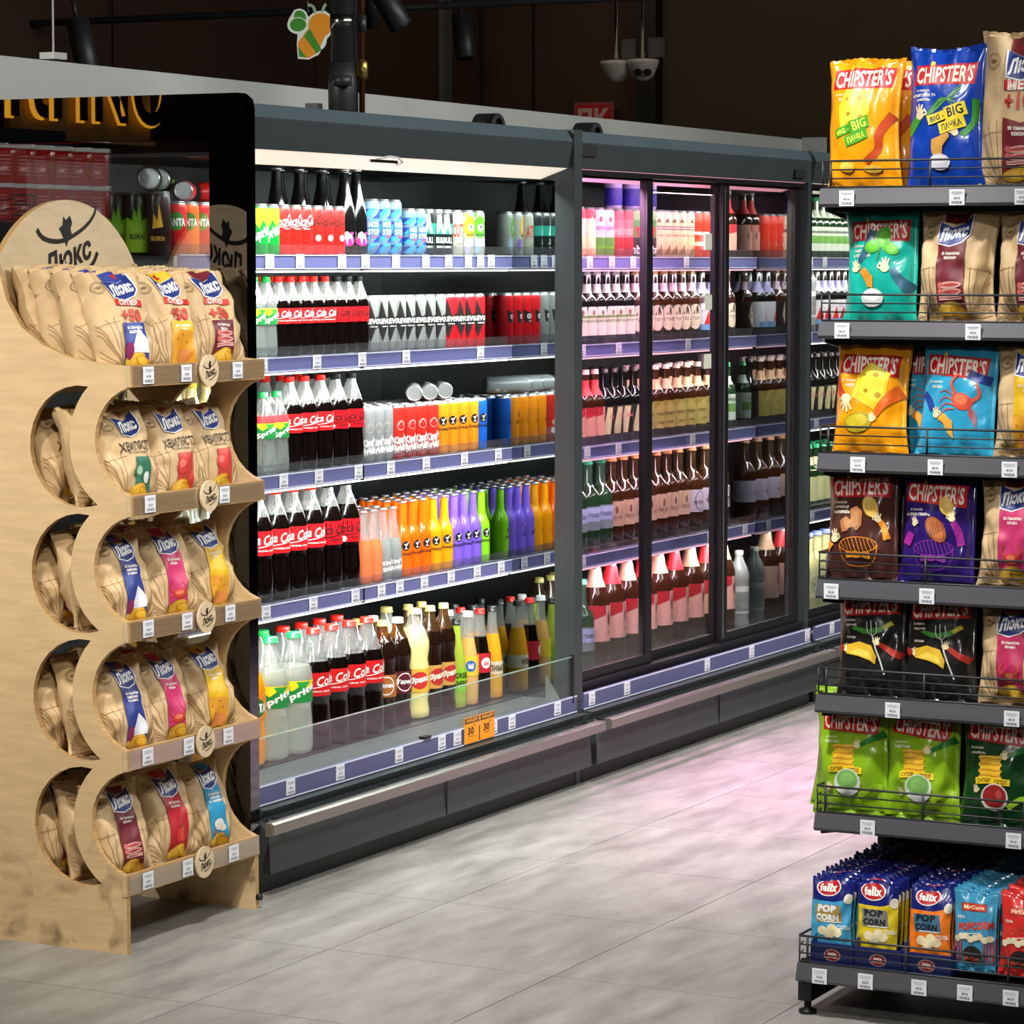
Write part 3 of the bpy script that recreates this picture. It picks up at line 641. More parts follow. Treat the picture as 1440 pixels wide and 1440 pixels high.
BP = {   # body profiles: fractions of (radius, height)
 'cola': [(.7, 0), (.95, .02), (1, .06), (1, .2), (.93, .36), (.92, .40), (.98, .44), (.99, .62), (.96, .66), (.9, .70), (.72, .78), (.5, .87), (.38, .92), (.36, .95)],
 'straight': [(.8, 0), (1, .02), (1, .12), (1, .3), (1, .5), (1, .62), (.9, .68), (.6, .78), (.4, .86), (.36, .95)],
 'wave': [(.8, 0), (1, .02), (1, .08), (.9, .16), (.97, .24), (.99, .46), (.9, .54), (1, .64), (.98, .70), (.75, .8), (.42, .89), (.36, .95)],
 'shake': [(.85, 0), (1, .02), (1, .1), (1, .3), (1, .5), (.97, .55), (.7, .62), (.5, .7), (.45, .85), (.42, .96)],
 'wine': [(.9, 0), (1, .01), (1, .2), (1, .45), (1, .58), (.85, .64), (.5, .7), (.38, .76), (.36, .96)],
 'taper': [(.85, 0), (1, .02), (1, .1), (1, .32), (.98, .42), (.85, .55), (.65, .68), (.48, .8), (.4, .95)],
 'flat': [(.85, 0), (1, .02), (.96, .2), (1, .4), (1, .55), (.8, .66), (.5, .76), (.42, .95)]}
def rad(prof, r, h, z):
    for (a, z0), (b, z1) in zip(prof[:-1], prof[1:]):
        if z <= z1*h: return r*(a+(b-a)*(z-z0*h)/((z1-z0)*h))
    return r*prof[-1][0]
def mk_bottle(name, r, h, shape, liq, level, cap, lab=None, art=None, neck='pet_clear', clear=None, seg=20, caph=.016, crown=False, neckband=None):
    """lab: (z0,z1,mat); level: liquid height; clear: material of the body when see-through liquid"""
    pr = BP[shape]; mb = MB()
    zs = sorted(set([z*h for _, z in pr]+[level]))
    zs = [z for z in zs if z <= pr[-1][1]*h]
    prof = [(rad(pr, r, h, z), z) for z in zs]; mats = [liq if z < level-1e-6 else neck for z in zs[:-1]]
    mb.lathe(prof, liq, seg, mats=mats, caps=False)
    mb.lathe([(prof[0][0]*.5, -.0001), prof[0]], liq, seg)
    rr = rad(pr, r, h, level)*.97
    if level < .9*h: mb.lathe([(rr, level-.001), (rr, level)], liq, seg)
    o = put(name, mb.mesh(name), None, (0, 0, -50)); PROTOS.append(o)
    c = MB(); rc = r*pr[-1][0]*1.12; zc = h-caph
    if crown: c.lathe([(rc*.95, h-.008), (rc*1.15, h-.006), (rc*1.1, h-.003), (rc*.85, h)], cap, 12)
    else: c.lathe([(rc*1.1, zc), (rc*1.1, zc+.002), (rc, zc+.003), (rc, h-.003), (rc*.9, h)], cap, 16)
    put('cap', c.mesh('cap'), o, (0, 0, -50))
    if lab:
        z0, z1, lm = lab; l = MB(); zz = [z0]+[z for z in zs if z0+.004 < z < z1-.004]+[z1]
        rl = max(rad(pr, r, h, z) for z in (z0, z1))+.0008
        l.lathe([(rl, z0), (rl, z1)], lm, 24, caps=False)
        if art: decal(l, art, cyl(rl, z0), lines(-.12, .12, r*.26))
        l.weld(); put('label', l.mesh('label'), o, (0, 0, -50))
    if neckband:
        z0, z1, nm = neckband; l = MB(); l.lathe([(rad(pr, r, h, z0)+.001, z0), (rad(pr, r, h, (z0+z1)/2)+.001, (z0+z1)/2), (rad(pr, r, h, z1)+.001, z1)], nm, 20, caps=False)
        put('neck_label', l.mesh('neck_label'), o, (0, 0, -50))
    o['r'] = r; return o
W = 'f2f0ea'
def cola_art(lh, w, col=W, zero=False):
    a = Art(); a.T('Coca', -w*.27, lh*.60, lh*.40, col, w*.47, .3, 8, .02); a.T('Cola', w*.26, lh*.67, lh*.40, col, w*.47, .3, 8, .02)
    a.S([(-w*.5, lh*.38), (-w*.3, lh*.30), (0, lh*.36), (w*.3, lh*.46), (w*.5, lh*.44)], lh*.05, col, .5)
    a.T('ORIGINAL TASTE', w*.1, lh*.2, lh*.07, col, w*.5)
    if zero: a.E(-w*.3, lh*.14, lh*.13, lh*.13, 'e9d8d4')
    return a
def sprite_art(lh, w):
    a = Art(); a.P([(-w*.55, lh), (-w*.2, lh*.52), (0, lh*.78), (w*.25, lh*.62), (w*.5, lh)], 'f2dc1c')
    a.P([(-w*.1, lh*.95), (w*.05, lh*.55), (w*.3, lh*.95)], '1b9a3c')
    a.T('Sprite', 0, lh*.4, lh*.42, W, w*.9, .15, 22, .05); return a
def P_(k): return PR[k]
PR = {}
# cans ---------------------------------------------------------------
def cansimple(key, r, h, col, art=None, bands=()):
    PR[key] = mk_can('drink_can', r, h, C(col, .3), art, bands)
rS, hS = .0272, .142
a = Art(); a.P([(-.03, .13), (-.03, .1), (-.012, .075), (.0, .1), (.012, .08), (.03, .1), (.03, .13)], 'f4e018'); a.T('Sprite', 0, .062, .036, W, .062, .1, 24, .05)
cansimple('c_sprite', rS, hS, '10a03c', a)
a = Art(); a.T('Coca', -.018, .096, .027, W, .036, .3, 8, .02); a.T('Cola', .019, .103, .027, W, .036, .3, 8, .02); a.S([(-.03, .084), (-.01, .08), (.02, .09), (.032, .088)], .002, W); a.T('ORIGINAL', .0, .076, .003, W, .02)
cansimple('c_cola', rS, hS, 'e3231b', a)
a = Art(); a.T('Coca', -.018, .096, .027, '1c0d0a', .036, .3, 8, .02); a.T('Cola', .019, .103, .027, '1c0d0a', .036, .3, 8, .02); a.S([(-.03, .084), (-.01, .08), (.02, .09), (.032, .088)], .002, '1c0d0a'); a.E(.006, .052, .009, .009, 'f0e2dc')
cansimple('c_zero', rS, hS, 'e3231b', a)
def nonstop(h):
    a = Art()
    for k in range(4):
        z = .008+k*(h-.03)*.25; q_ = (h-.03)/.14; a.P([(-.06, z), (-.03, z+.028*q_), (.0, z+.028*q_), (-.03, z)], '1c3c9c'); a.P([(.0, z), (.03, z+.026*q_), (.055, z+.026*q_), (.025, z)], '1c3c9c'); a.P([(-.032, z+.005), (-.006, z+.03*q_), (.012, z+.03*q_), (-.014, z+.003)], '2ba4ea')
    a.Rc(-.016, h*.36, .026, h*.62, '2b6cc4'); a.T('NON', .004, h*.56, h*.10, W, .030); a.T('STOP', .005, h*.43, h*.10, W, .034); a.T('ORIGINAL', .007, h*.35, h*.035, 'e0455a', .026); return a
cansimple('c_nonstop', .030, .166, '6c90a6', nonstop(.166), [(.150, .17, 'cap_silver')]); cansimple('c_nonstop_s', rS, hS, '6c90a6', nonstop(hS), [(.128, .15, 'cap_silver')])
a = Art(); a.Rc(-.05, .068, .05, .1, '0f8f7a'); a.P([(-.012, .125), (.002, .128), (.006, .1), (.014, .07), (.004, .07), (-.002, .09), (-.008, .07), (-.014, .07)], 'e6f2ea'); a.T('BULL', .0, .05, .018, W, .03); a.T('ENERGY', 0, .03, .007, W, .026)
cansimple('c_bull', rS, hS, '15211f', a)
a = Art(); a.T('CUTTA', 0, .08, .04, 'c8402a', .06); a.T('lemonade', 0, .04, .008, '8a8a80', .03)
cansimple('c_white_red', rS, hS, 'b6b8a6', a, [(.13, .15, 'cap_silver')])
def shake_can(c1, c2, c3):
    a = Art(); a.E(.0, .092, .022, .034, c1); a.E(-.012, .03, .012, .02, c2); a.E(.024, .04, .01, .018, c3); a.E(.002, .09, .011, .011, W); a.P([(-.004, .095), (.01, .095), (.003, .086)], '22302a'); a.T('SHAKE', .002, .068, .007, '22302a', .03); a.E(-.014, .128, .005, .006, c1); return a
cansimple('c_shake_y', rS, hS, 'b4b8a8', shake_can('f0b416', 'b9b2d8', '8d72c4'), [(.13, .15, 'cap_silver')])
cansimple('c_shake_g', rS, hS, 'b4b8a8', shake_can('58b820', 'a8c4dc', 'a8c4dc'), [(.13, .15, 'cap_silver')])
def revo(col):
    a = Art(); a.P([(-.035, .112), (-.02, .105), (-.012, .15), (.006, .1), (.036, .112), (.03, .072), (.008, .07), (-.008, .03), (-.022, .072), (-.036, .066)], '171615')
    a.T('REVO', 0, .09, .016, W, .046, .1, 0, .05); a.T('ENERGY DRINK', .004, .075, .0035, W, .026); return a
cansimple('c_revo_s', .0265, .164, '868a87', revo(0)); cansimple('c_revo_r', .0265, .164, 'cf1620', revo(0))
def kings(col):
    a = Art(); a.T("King's", .0, .06, .024, 'e8e6e2', .05, .1, 14, .06); a.T('Bridge', .003, .036, .026, 'e8e6e2', .054, .1, 14, .06); a.ring(0, .1, .013, .0015, 'c0b8b4'); a.S([(-.01, .1), (0, .115), (.01, .1)], .002, 'c0b8b4'); return a
cansimple('c_kings_s', .0262, .16, '8c8f8f', kings(0)); cansimple('c_kings_r', .0262, .16, 'c82a20', kings(0), [(.0, .05, C('b0585a'))])
def shake2(y):
    a = Art(); a.E(0, y, .013, .014, '141312'); a.P([(-.007, y+.006), (.007, y+.006), (0, y-.002)], W); a.S([(0, y), (0, y-.008)], .0018, W); a.S([(-.005, y-.008), (.005, y-.008)], .002, W); a.S([(0, y+.004), (.009, y+.011)], .0018, W)
    a.T('SHAKE', .0, y-.024, .009, '18130e', .04, 0, 0, .03); return a
cansimple('c_shk_o', .0262, .16, 'f39418', shake2(.1)); cansimple('c_shk_b', .0262, .16, '1663cf', shake2(.1))
a = Art(); a.P([(-.05, .09), (-.05, .01), (.05, .01), (.05, .09), (.03, .1), (0, .085), (-.03, .1)], '9fd11c'); a.P([(-.014, .082), (-.006, .125), (0, .1), (.006, .14), (.014, .085), (.005, .075)], '7ec81e'); a.T('BURN', 0, .05, .014, '1c2414', .04)
cansimple('c_burn', .031, .166, '151816', a)
a = Art(); a.P([(-.014, .07), (-.01, .11), (0, .09), (.004, .135), (.014, .075)], 'f0b42a'); a.T('BURN', 0, .045, .012, 'd8a030', .036)
cansimple('c_burn_d', .031, .166, '2a1512', a)
a = Art(); a.E(0, .09, .022, .024, '3a8a28'); a.T('FANTA', 0, .088, .02, W, .052, 0, 0, .06)
cansimple('c_fanta_o', rS, hS, 'f26a14', a); cansimple('c_fanta_r', rS, hS, 'd22024', a)
a = Art(); a.T('nix', 0, .03, .03, W, .05); a.P([(-.012, .1), (0, .11), (.012, .1), (.004, .09), (.008, .07), (0, .08), (-.008, .07), (-.004, .09)], 'd82838')
# beer / cider cans for the closed cooler
def tallcan(key, top, mid, low, h=.168, r=.031, extra=None):
    a = extra or Art(); cansimple(key, r, h, mid, a, [(.0, h*.42, C(low)), (h*.78, h, C(top))])
tallcan('t_redcream', 'd8303c', 'e8b8a0', 'e6c08c', extra=Art().P([(-.02, .1), (0, .14), (.02, .1), (0, .02)], 'ecd09c'))
tallcan('t_meadow', 'e0cfd4', 'dcb8cc', '5c9a24', extra=Art().T('КАРПАТ', 0, .1, .012, '5c3058', .05).E(0, .13, .006, .009, '7a3a50').E(0, .055, .03, .014, '3f7a20'))
tallcan('t_darkred', 'a4404a', 'b86a6e', '9c2c30', extra=Art().T('RED', 0, .09, .02, 'e0a8a0', .04))
tallcan('t_green', '78a464', '4a8446', '2c2426', extra=a)
tallcan('t_cream', 'f0ccb4', 'ecc7a6', 'e8c49c', extra=Art().Rc(-.06, .1, .06, .112, '8a4a4c').T('ПРЕМІУМ', 0, .106, .006, W, .05).P([(-.016, .012), (.012, .05), (.02, .012)], '94704e').T('Л. ЖИВЕ', 0, .08, .009, 'b08a68', .04).P([(-.01, .125), (0, .14), (.01, .125)], '6c5a3c'))
tallcan('t_scarlet', 'f04a34', 'e83a24', 'e0442c', extra=Art().T('BEER', 0, .09, .011, W, .04).Rc(-.05, .045, .02, .06, 'f0c0a8'))
tallcan('t_blue', '2c2c9c', 'b8b2d8', '2c2c9c')
# bottles -------------------------------------------------------------
def bot(key, *a, **k): PR[key] = mk_bottle('drink_bottle', *a, **k)
RED = C('d0181c', .35); ZRED = C('c8101c', .35); GRN = C('1d8a3c', .35)
capR = C('d81f16', .35); capK = C('1b1c1c', .35); capG = C('159a45', .35)
bot('b_cola_s', .031, .222, 'cola', 'cola', .155, capR, (.092, .135, RED), cola_art(.043, .085))
bot('b_zero_s', .031, .222, 'cola', 'cola', .155, capK, (.092, .135, ZRED), cola_art(.043, .085, '2a0c0c', True))
bot('b_sprite_s', .031, .222, 'cola', 'water', .15, capG, (.092, .135, GRN), sprite_art(.043, .075), clear=1)
bot('b_cola_m', .037, .262, 'cola', 'cola', .185, capR, (.107, .16, RED), cola_art(.053, .105))
bot('b_zero_m', .037, .262, 'cola', 'cola', .188, capK, (.107, .16, ZRED), cola_art(.053, .105, '2a0c0c', True))
bot('b_sprite_m', .034, .225, 'cola', 'water', .15, capG, (.098, .140, GRN), sprite_art(.042, .08), neckband=(.14, .16, C('c83038')))
bot('b_cola_l', .042, .306, 'cola', 'cola', .235, capR, (.13, .197, RED), cola_art(.067, .12))
bot('b_zero_l', .042, .306, 'cola', 'cola', .238, capK, (.13, .197, ZRED), cola_art(.067, .12, '2a0c0c', True))
bot('b_cola_xl', .049, .335, 'cola', 'cola', .245, capR, (.15, .215, RED), cola_art(.065, .135))
bot('b_sprite_xl', .051, .335, 'cola', 'sprite_l', .245, capG, (.145, .205, GRN), sprite_art(.06, .12))
bot('b_fanta', .046, .33, 'cola', 'fanta', .25, C('f07a12'), (.13, .19, C('f28a14')), Art().E(0, .03, .03, .026, '2e7a2c').T('FANTA', 0, .03, .024, W, .07, 0, 0, .06))
bot('b_pink', .029, .212, 'taper', 'pink_drink', .125, 'cap_silver', None, crown=True)
bot('b_kings', .029, .212, 'taper', 'grey_glass', .12, 'cap_silver', (.02, .07, 'grey_glass'), Art().T("King's", 0, .032, .016, 'e8e0dc', .04, .1, 12, .05).T('Bridge', .002, .014, .016, 'e8e0dc', .042, .1, 12, .05), crown=True)
for k_, l_ in (('orange', 'orange_drink'), ('amber', 'amber_drink'), ('purple', 'purple_drink'), ('green', 'green_drink')):
    bot('b_shake_'+k_, .0272, .225, 'shake', l_, .21, 'cap_silver', (.02, .115, l_), shake2(.072), neck=l_, crown=True)
bot('b_dark_pink', .033, .25, 'taper', 'dark_glass', .24, 'cap_silver', (.02, .07, 'dark_glass'), Art().E(.0, .026, .022, .016, 'e81c7c').E(.012, .046, .006, .005, 'd02a78').P([(-.014, .046), (-.004, .052), (.012, .04), (.014, .014), (.009, .03), (.0, .032), (-.003, .012), (-.008, .03), (-.016, .036)], 'f2eaea'), neck='dark_glass', crown=True)
bot('b_kvas_o', .041, .31, 'wave', 'kvas', .25, C('b9a35a'), (.09, .155, C('a9662a')), Art().ring(0, .033, .026, .003, W).T('Тарас', 0, .033, .017, W, .055, .2, 0, .05), neck='pet_brown')
bot('b_kvas_m', .041, .31, 'wave', 'kvas', .25, C('e8e4da'), (.09, .155, C('5c1428')), Art().ring(0, .033, .026, .003, W).T('Тарас', 0, .033, .017, W, .055, .2, 0, .05), neck='pet_brown')
bot('b_yar_l', .046, .325, 'wave', 'lemonade', .27, C('cdb765'), (.08, .15, C('e2b43c')), Art().E(0, .035, .03, .026, 'c8302c').T('Ярило', 0, .036, .022, W, .062, .25, 8, .06))
bot('b_yar_d', .037, .325, 'wave', 'kvas', .25, C('cdb765'), (.08, .15, C('c8984a')), Art().E(0, .035, .03, .026, 'b42a28').T('Ярило', 0, .036, .022, 'f2e6c8', .062, .25, 8, .06), neck='pet_brown')
bot('b_green_energy', .031, .27, 'taper', 'greenish', .25, capK, (.05, .12, C('86c41c')), Art().T('GREEN', 0, .05, .017, '141a10', .052, 0, 0, .03).T('ENERGY', 0, .026, .017, '141a10', .056, 0, 0, .03), neck='pet_green')
bot('b_m_pale', .033, .285, 'taper', 'pale_gold', .205, C('ecebe6'), (.09, .15, C('d9bd34')), Art().E(0, .03, .017, .017, '2c5cae').T('м', 0, .03, .015, W, None, 0, 0, .06))
bot('b_m_dark', .033, .285, 'taper', 'cola', .2, capR, (.09, .15, C('b81c30')), Art().E(0, .03, .017, .017, W).T('м', 0, .03, .015, 'b81c30', None, 0, 0, .06))
bot('b_gold', .033, .285, 'taper', 'golden', .2, capK, (.075, .115, C('cfc4a6')), Art().T('ЛИМОН', 0, .02, .02, '4a3c2a', .07, .1, 0, .04))
bot('b_yel_m', .036, .265, 'straight', 'lemonade', .25, C('f2c81c'), (.06, .13, C('f4b414')), neck='lemonade')
bot('b_yel_l', .036, .31, 'straight', 'sprite_l', .28, C('f2d01c'), (.12, .24, C('f6f2e0')), Art().E(0, .06, .02, .02, 'f0a414'), neck='lemonade')
# closed cooler bottles
def wine(key, liq, lab, cap, r=.036, h=.262, art=None, z=(.03, .125), neck=None, nb=None, shape='wine'):
    bot(key, r, h, shape, liq, h*.7, C(cap), (z[0], z[1], C(lab)), art, neck=neck or liq, neckband=nb)
oval = Art().P([(-.03, .0), (-.034, .05), (-.02, .095), (.02, .095), (.034, .05), (.03, .0)], 'd5cfbe').Rc(-.033, .04, .033, .055, 'c4d0b0').T('КАГОР', 0, .047, .009, '4a4238', .05).E(0, .075, .006, .009, '8c5040').Rc(-.03, .058, .03, .066, '6c8c4c')
wine('w_oval', 'dark_glass', '22211f', 'b8b8b4', .034, .245, art=oval, nb=(.17, .2, C('b6bcb4')))
tet = Art().E(0, .05, .03, .045, 'd8c8ac', n=20).P([(-.01, .06), (.008, .092), (.018, .06)], '1c1a18').Rc(-.034, .036, .034, .052, 'ece0c8').T('ТЕТЕРІВ', 0, .044, .012, '5a3a28', .062)
wine('w_tet', 'beer_brown', '20140e', 'c8a070', .034, .245, art=tet, nb=(.17, .2, C('d6b6c4')))
wine('w_redpink', 'beer_brown', 'e0a08c', 'e8b8b0', .036, .25, art=Art().P([(-.06, .095), (-.06, .05), (.02, .07), (.02, .095)], 'b02430').E(.03, .055, .004, .012, '7a4a40'), nb=(.165, .215, C('e03a42')))
wine('w_blacklab', 'dark_glass', '1a1a18', '2a2020', .036, .25, art=Art().P([(-.03, .0), (-.012, .09), (.012, .09), (-.002, .0)], 'd8cc9c').T('Кінг', .012, .06, .014, 'c8686c', .03))
wine('w_mustard', 'beer_brown', 'b5a45c', 'f2d0c8', .034, .25, art=Art().P([(-.04, .06), (0, .09), (.04, .07), (.04, .095), (-.04, .095)], '9c8c3c').T('ПИВО', 0, .05, .01, '5c4c20', .04).T('-20%', 0, .02, .008, '5c4c20', .03), nb=(.165, .2, C('f0b890')))
big = Art().T('СВІТЛЕ', 0, .03, .01, '6c5048', .05).E(0, .055, .006, .013, '6c4a44').ring(0, .055, .022, .0015, '6c5048', .035)
wine('w_greenpet', 'beer_green', '7c8890', '3cb48c', .043, .305, art=Art().Rc(-.05, .03, .05, .075, 'a8b4dc').T('ПИВО', 0, .05, .014, '343c5c', .05), neck='pet_green', z=(.07, .15))
wine('w_brownpet', 'beer_brown', 'c8a48c', 'f0a468', .043, .305, art=big, neck='pet_brown', z=(.07, .155))
wine('w_tetpet', 'beer_brown', 'c0b0c4', 'f0b080', .043, .305, art=Art().ring(0, .04, .022, .003, '2c2a2c', .035).T('ТЕТЕРІВ', 0, .034, .011, '2c2628', .06), neck='pet_brown', z=(.07, .15))
wine('w_bigred', 'beer_brown', 'e8b4a4', '8a6a60', .052, .36, art=Art().P([(-.08, .12), (-.08, .055), (.01, .09), (.01, .12)], 'b8202c').E(.025, .075, .005, .018, '7a2a2c').ring(.025, .075, .008, .002, '50302c', .022).T('1878', .025, .03, .008, '8a4a44', .02), z=(.09, .21), nb=(.27, .33, C('e8b894')), shape='straight')
wine('w_bigred2', 'beer_brown', 'e8b4a4', '8a6a60', .052, .36, art=Art().P([(-.08, .12), (-.08, .055), (.01, .09), (.01, .12)], 'b8202c').E(.025, .075, .005, .018, '7a2a2c').T('1878', .025, .03, .008, '8a4a44', .02), z=(.09, .21), nb=(.27, .33, C('dc2c34')), shape='straight')
wine('w_white', 'dark_glass', 'd0cfd4', '2a2a2a', .036, .25, art=Art().P([(-.02, .02), (0, .07), (.02, .03), (.01, .01)], 'c0282c').Rc(-.05, 0, .05, .02, '6c9cc8'), nb=(.16, .2, C('b8b4e0')))
wine('w_green', 'beer_green', 'c2cfc0', '2aa05c', .033, .24, art=Art().Rc(-.05, .03, .05, .06, '6ca04c').T('MINERAL', 0, .075, .01, '3c5c44', .05), neck='beer_green', nb=(.16, .19, C('cfe0cc')))
wine('w_yellowlab', 'beer_green', 'dfe0a8', '1c9c6c', .036, .25, neck='beer_green', nb=(.15, .2, C('e8e8c0')))
wine('w_milk', 'pale_yellow', 'dedcb4', '6470b8', .045, .30, art=Art().ring(0, .05, .025, .003, '5c5c48', .03).T('15', 0, .05, .02, '4c4c3c', .03), shape='flat', z=(.05, .15))
wine('w_bottlegrey', 'grey_glass', 'd4d6d0', 'a8a89c', .04, .29, art=Art().E(0, .05, .03, .03, 'a4a8a4').T('ДОМАШНЄ', 0, .05, .01, '3c3c3c', .06), shape='wave', z=(.06, .16))

# ------------------------------------------------------------------ shelf stocking
def Ucol(xr, r, V, z):
    """x of a round item standing at depth V whose right edge shows at photo column xr"""
    lo, hi = 5.0, 16.0
    def px(U):
        d = U*Fx+V*Fy; l = U*Rx+V*Ry; dz = z-H
        fw = math.cos(TH)*d-math.sin(TH)*dz; return 720+FPX*(l+r)/fw
    for _ in range(40):
        m = (lo+hi)/2
        if px(m) < xr: lo = m
        else: hi = m
    return (lo+hi)/2
SHELFNAME = ['top shelf', 'second shelf', 'third shelf', 'fourth shelf', 'bottom deck']
OCC = {}
def stock(key, desc, cat, n, x0, x1, z, shelf, cooler, rows=1, phi=(15, 45), group=None, V0=4.362, umax=8.352, rowstep=2.04, start_row=0, cname=None, fill=False):
    p = PR[key]; r = p['r']; us = [Ucol(x0+(i+1)*(x1-x0)/n, r, V0+r, z+.1) for i in range(n)]
    while fill and us[-1]+3.02*r < umax: us.append(us[-1]+2.02*r)
    for j in range(start_row, start_row+rows):
        for i, U in enumerate(us):
            V = V0+r+j*r*rowstep
            if U+r > umax: continue
            if V+r > 4.74: continue
            last = OCC.get((cooler, shelf, j), -9)
            if U-r < last: U = last+r+.0005
            if U+r > umax: continue
            OCC[(cooler, shelf, j)] = U+r
            rot = -R(random.uniform(*phi)) if not (j and phi[1] > 60) else 0
            o = clone(p, (U, V, z), (0, 0, rot))
            lab = '%s, %s from left, %s row, %s, %s' % (desc, nth((desc, j, shelf, cooler)), ('front', 'second', 'third', 'fourth', 'fifth', 'sixth')[j], SHELFNAME[shelf], cname or cooler)
            tag(o, lab, cat, group or ('%ss on the %s' % (desc, SHELFNAME[shelf])))
CO = 'open cooler'
Z0, Z1, Z2, Z3, Z4 = ZA[0]-.004, ZA[1]-.004, ZA[2]-.004, ZA[3]-.004, DECK+.004
# left-most column seen through the glass end wall
for j in range(3):
    o = clone(PR['c_burn' if j else 'c_burn_d'], (6.548, 4.40+j*.064, Z0), (0, 0, -R(62)))
    tag(o, ['black energy can with orange flame print behind the glass end wall', 'lime and black energy can behind the one with orange flame', 'lime and black energy can rearmost behind the glass end wall'][j], 'can', 'energy drink cans at the left end of the top shelf')
OCC[(CO, 0, 0)] = 6.58; OCC[(CO, 0, 1)] = 6.58
for i, U in enumerate((6.615, 6.672, 6.73, 6.787)):
    o = clone(PR['c_fanta_r' if i % 2 == 0 else 'c_fanta_o'], (U, 4.39, Z0), (0, 0, -R(58)))
    tag(o, '%s orange-drink can, %s from the left end of the open cooler' % ('red' if i % 2 == 0 else 'orange', ORD[i+1]), 'can', 'orange-drink cans at the left end of the top shelf')
OCC[(CO, 0, 0)] = 6.815
stock('c_sprite', 'green and yellow lemonade can', 'can', 2, 362, 393, Z0, 0, CO)
stock('c_cola', 'red cola can with white script', 'can', 3, 393, 440, Z0, 0, CO)
stock('c_zero', 'red cola can with black script', 'can', 3, 440, 485, Z0, 0, CO)
stock('b_dark_pink', 'dark bottle with pink splash', 'bottle', 2, 485, 515, Z0, 0, CO, phi=(25, 40))
OCC[(CO, 0, 1)] = 6.95; OCC[(CO, 0, 2)] = 6.95
stock('c_nonstop', 'tall blue striped energy can', 'can', 3, 518, 565, Z0, 0, CO)
stock('c_nonstop_s', 'short blue striped energy can', 'can', 2, 572, 599, Z0, 0, CO)
stock('c_bull', 'black and teal energy can', 'can', 3, 599, 637, Z0, 0, CO)
stock('c_white_red', 'white can with red lettering', 'can', 1, 637, 651, Z0, 0, CO, phi=(5, 10))
stock('c_shake_y', 'white can with yellow bubble', 'can', 1, 651, 667, Z0, 0, CO)
stock('c_shake_g', 'white can with green bubble', 'can', 2, 667, 696, Z0, 0, CO, fill=True)
for V_, j_ in ((4.50, 1), (4.57, 2)):
    for i, x in enumerate((405, 437, 468, 500)):
        U = Ucol(x+(4 if j_ == 2 else 0), .033, V_, Z0+.2)
        tag(clone(PR['b_dark_pink'], (U, V_, Z0), (0, 0, -R(200))), 'dark bottle with silver cap, %s from left, %s row behind the red cans' % (ORD[i], ORD[j_]), 'bottle', 'dark glass bottles behind the cans on the top shelf')
def lying(key, U, V, z, yaw, label, r=.0275, group=None):
    # the can lies along the depth axis, lid towards the aisle
    tag(clone(PR[key], (U-math.sin(yaw)*.07, V+math.cos(yaw)*.07, z+r), (R(90), 0, yaw)), label, 'can', group)
lying('c_cola', 6.70, 4.42, Z0+.143, R(-60), 'red cola can lying on top of the upright orange-drink cans', rS)
lying('c_cola', 6.90, 4.44, Z0+.143, R(60), 'red cola can lying on the lemonade cans', rS)
lying('c_burn', 6.575, 4.44, Z0+.167, R(-60), 'energy can lying on its side, lid shining, left of its twin', .031)
lying('c_burn', 6.65, 4.46, Z0+.167, R(-60), 'energy can lying on its side, lid shining, right of its twin', .031)
# second shelf
stock('b_sprite_s', 'small clear lemonade bottle with green cap', 'bottle', 2, 362, 384, Z1, 1, CO, rows=2)
stock('b_cola_s', 'small red-capped cola bottle', 'bottle', 5, 388, 461, Z1, 1, CO, rows=2, phi=(35, 60))
stock('b_zero_s', 'small black-capped cola bottle', 'bottle', 3, 461, 511, Z1, 1, CO, rows=2)
stock('c_revo_s', 'silver energy can with black star', 'can', 8, 513, 627, Z1, 1, CO, rows=2)
stock('c_revo_r', 'red energy can with black star', 'can', 5, 627, 696, Z1, 1, CO, rows=2, fill=True)
# third shelf
stock('b_sprite_m', 'clear lemonade bottle with green cap', 'bottle', 2, 376, 400, Z2, 2, CO, rows=1)
stock('b_cola_m', 'medium red-capped cola bottle', 'bottle', 3, 402, 469, Z2, 2, CO, rows=2, phi=(35, 55))
stock('b_zero_m', 'medium black-capped cola bottle', 'bottle', 2, 469, 512, Z2, 2, CO, rows=2)
stock('c_kings_s', 'grey cocktail can', 'can', 3, 514, 553, Z2, 2, CO, rows=4)
stock('c_kings_r', 'red cocktail can', 'can', 4, 553, 617, Z2, 2, CO, rows=4)
stock('c_shk_o', 'orange cocktail can', 'can', 4, 617, 673, Z2, 2, CO, rows=4)
stock('c_shk_b', 'blue cocktail can', 'can', 3, 673, 709, Z2, 2, CO, rows=4, fill=True)
for i in range(3):
    lying('c_kings_s', 7.98+i*.085, 4.45, Z2+.161, R(-60+4*i), 'grey can lying on the blue and orange cans, %s from left' % ORD[i], .0275, 'grey cans lying on the third shelf stock')
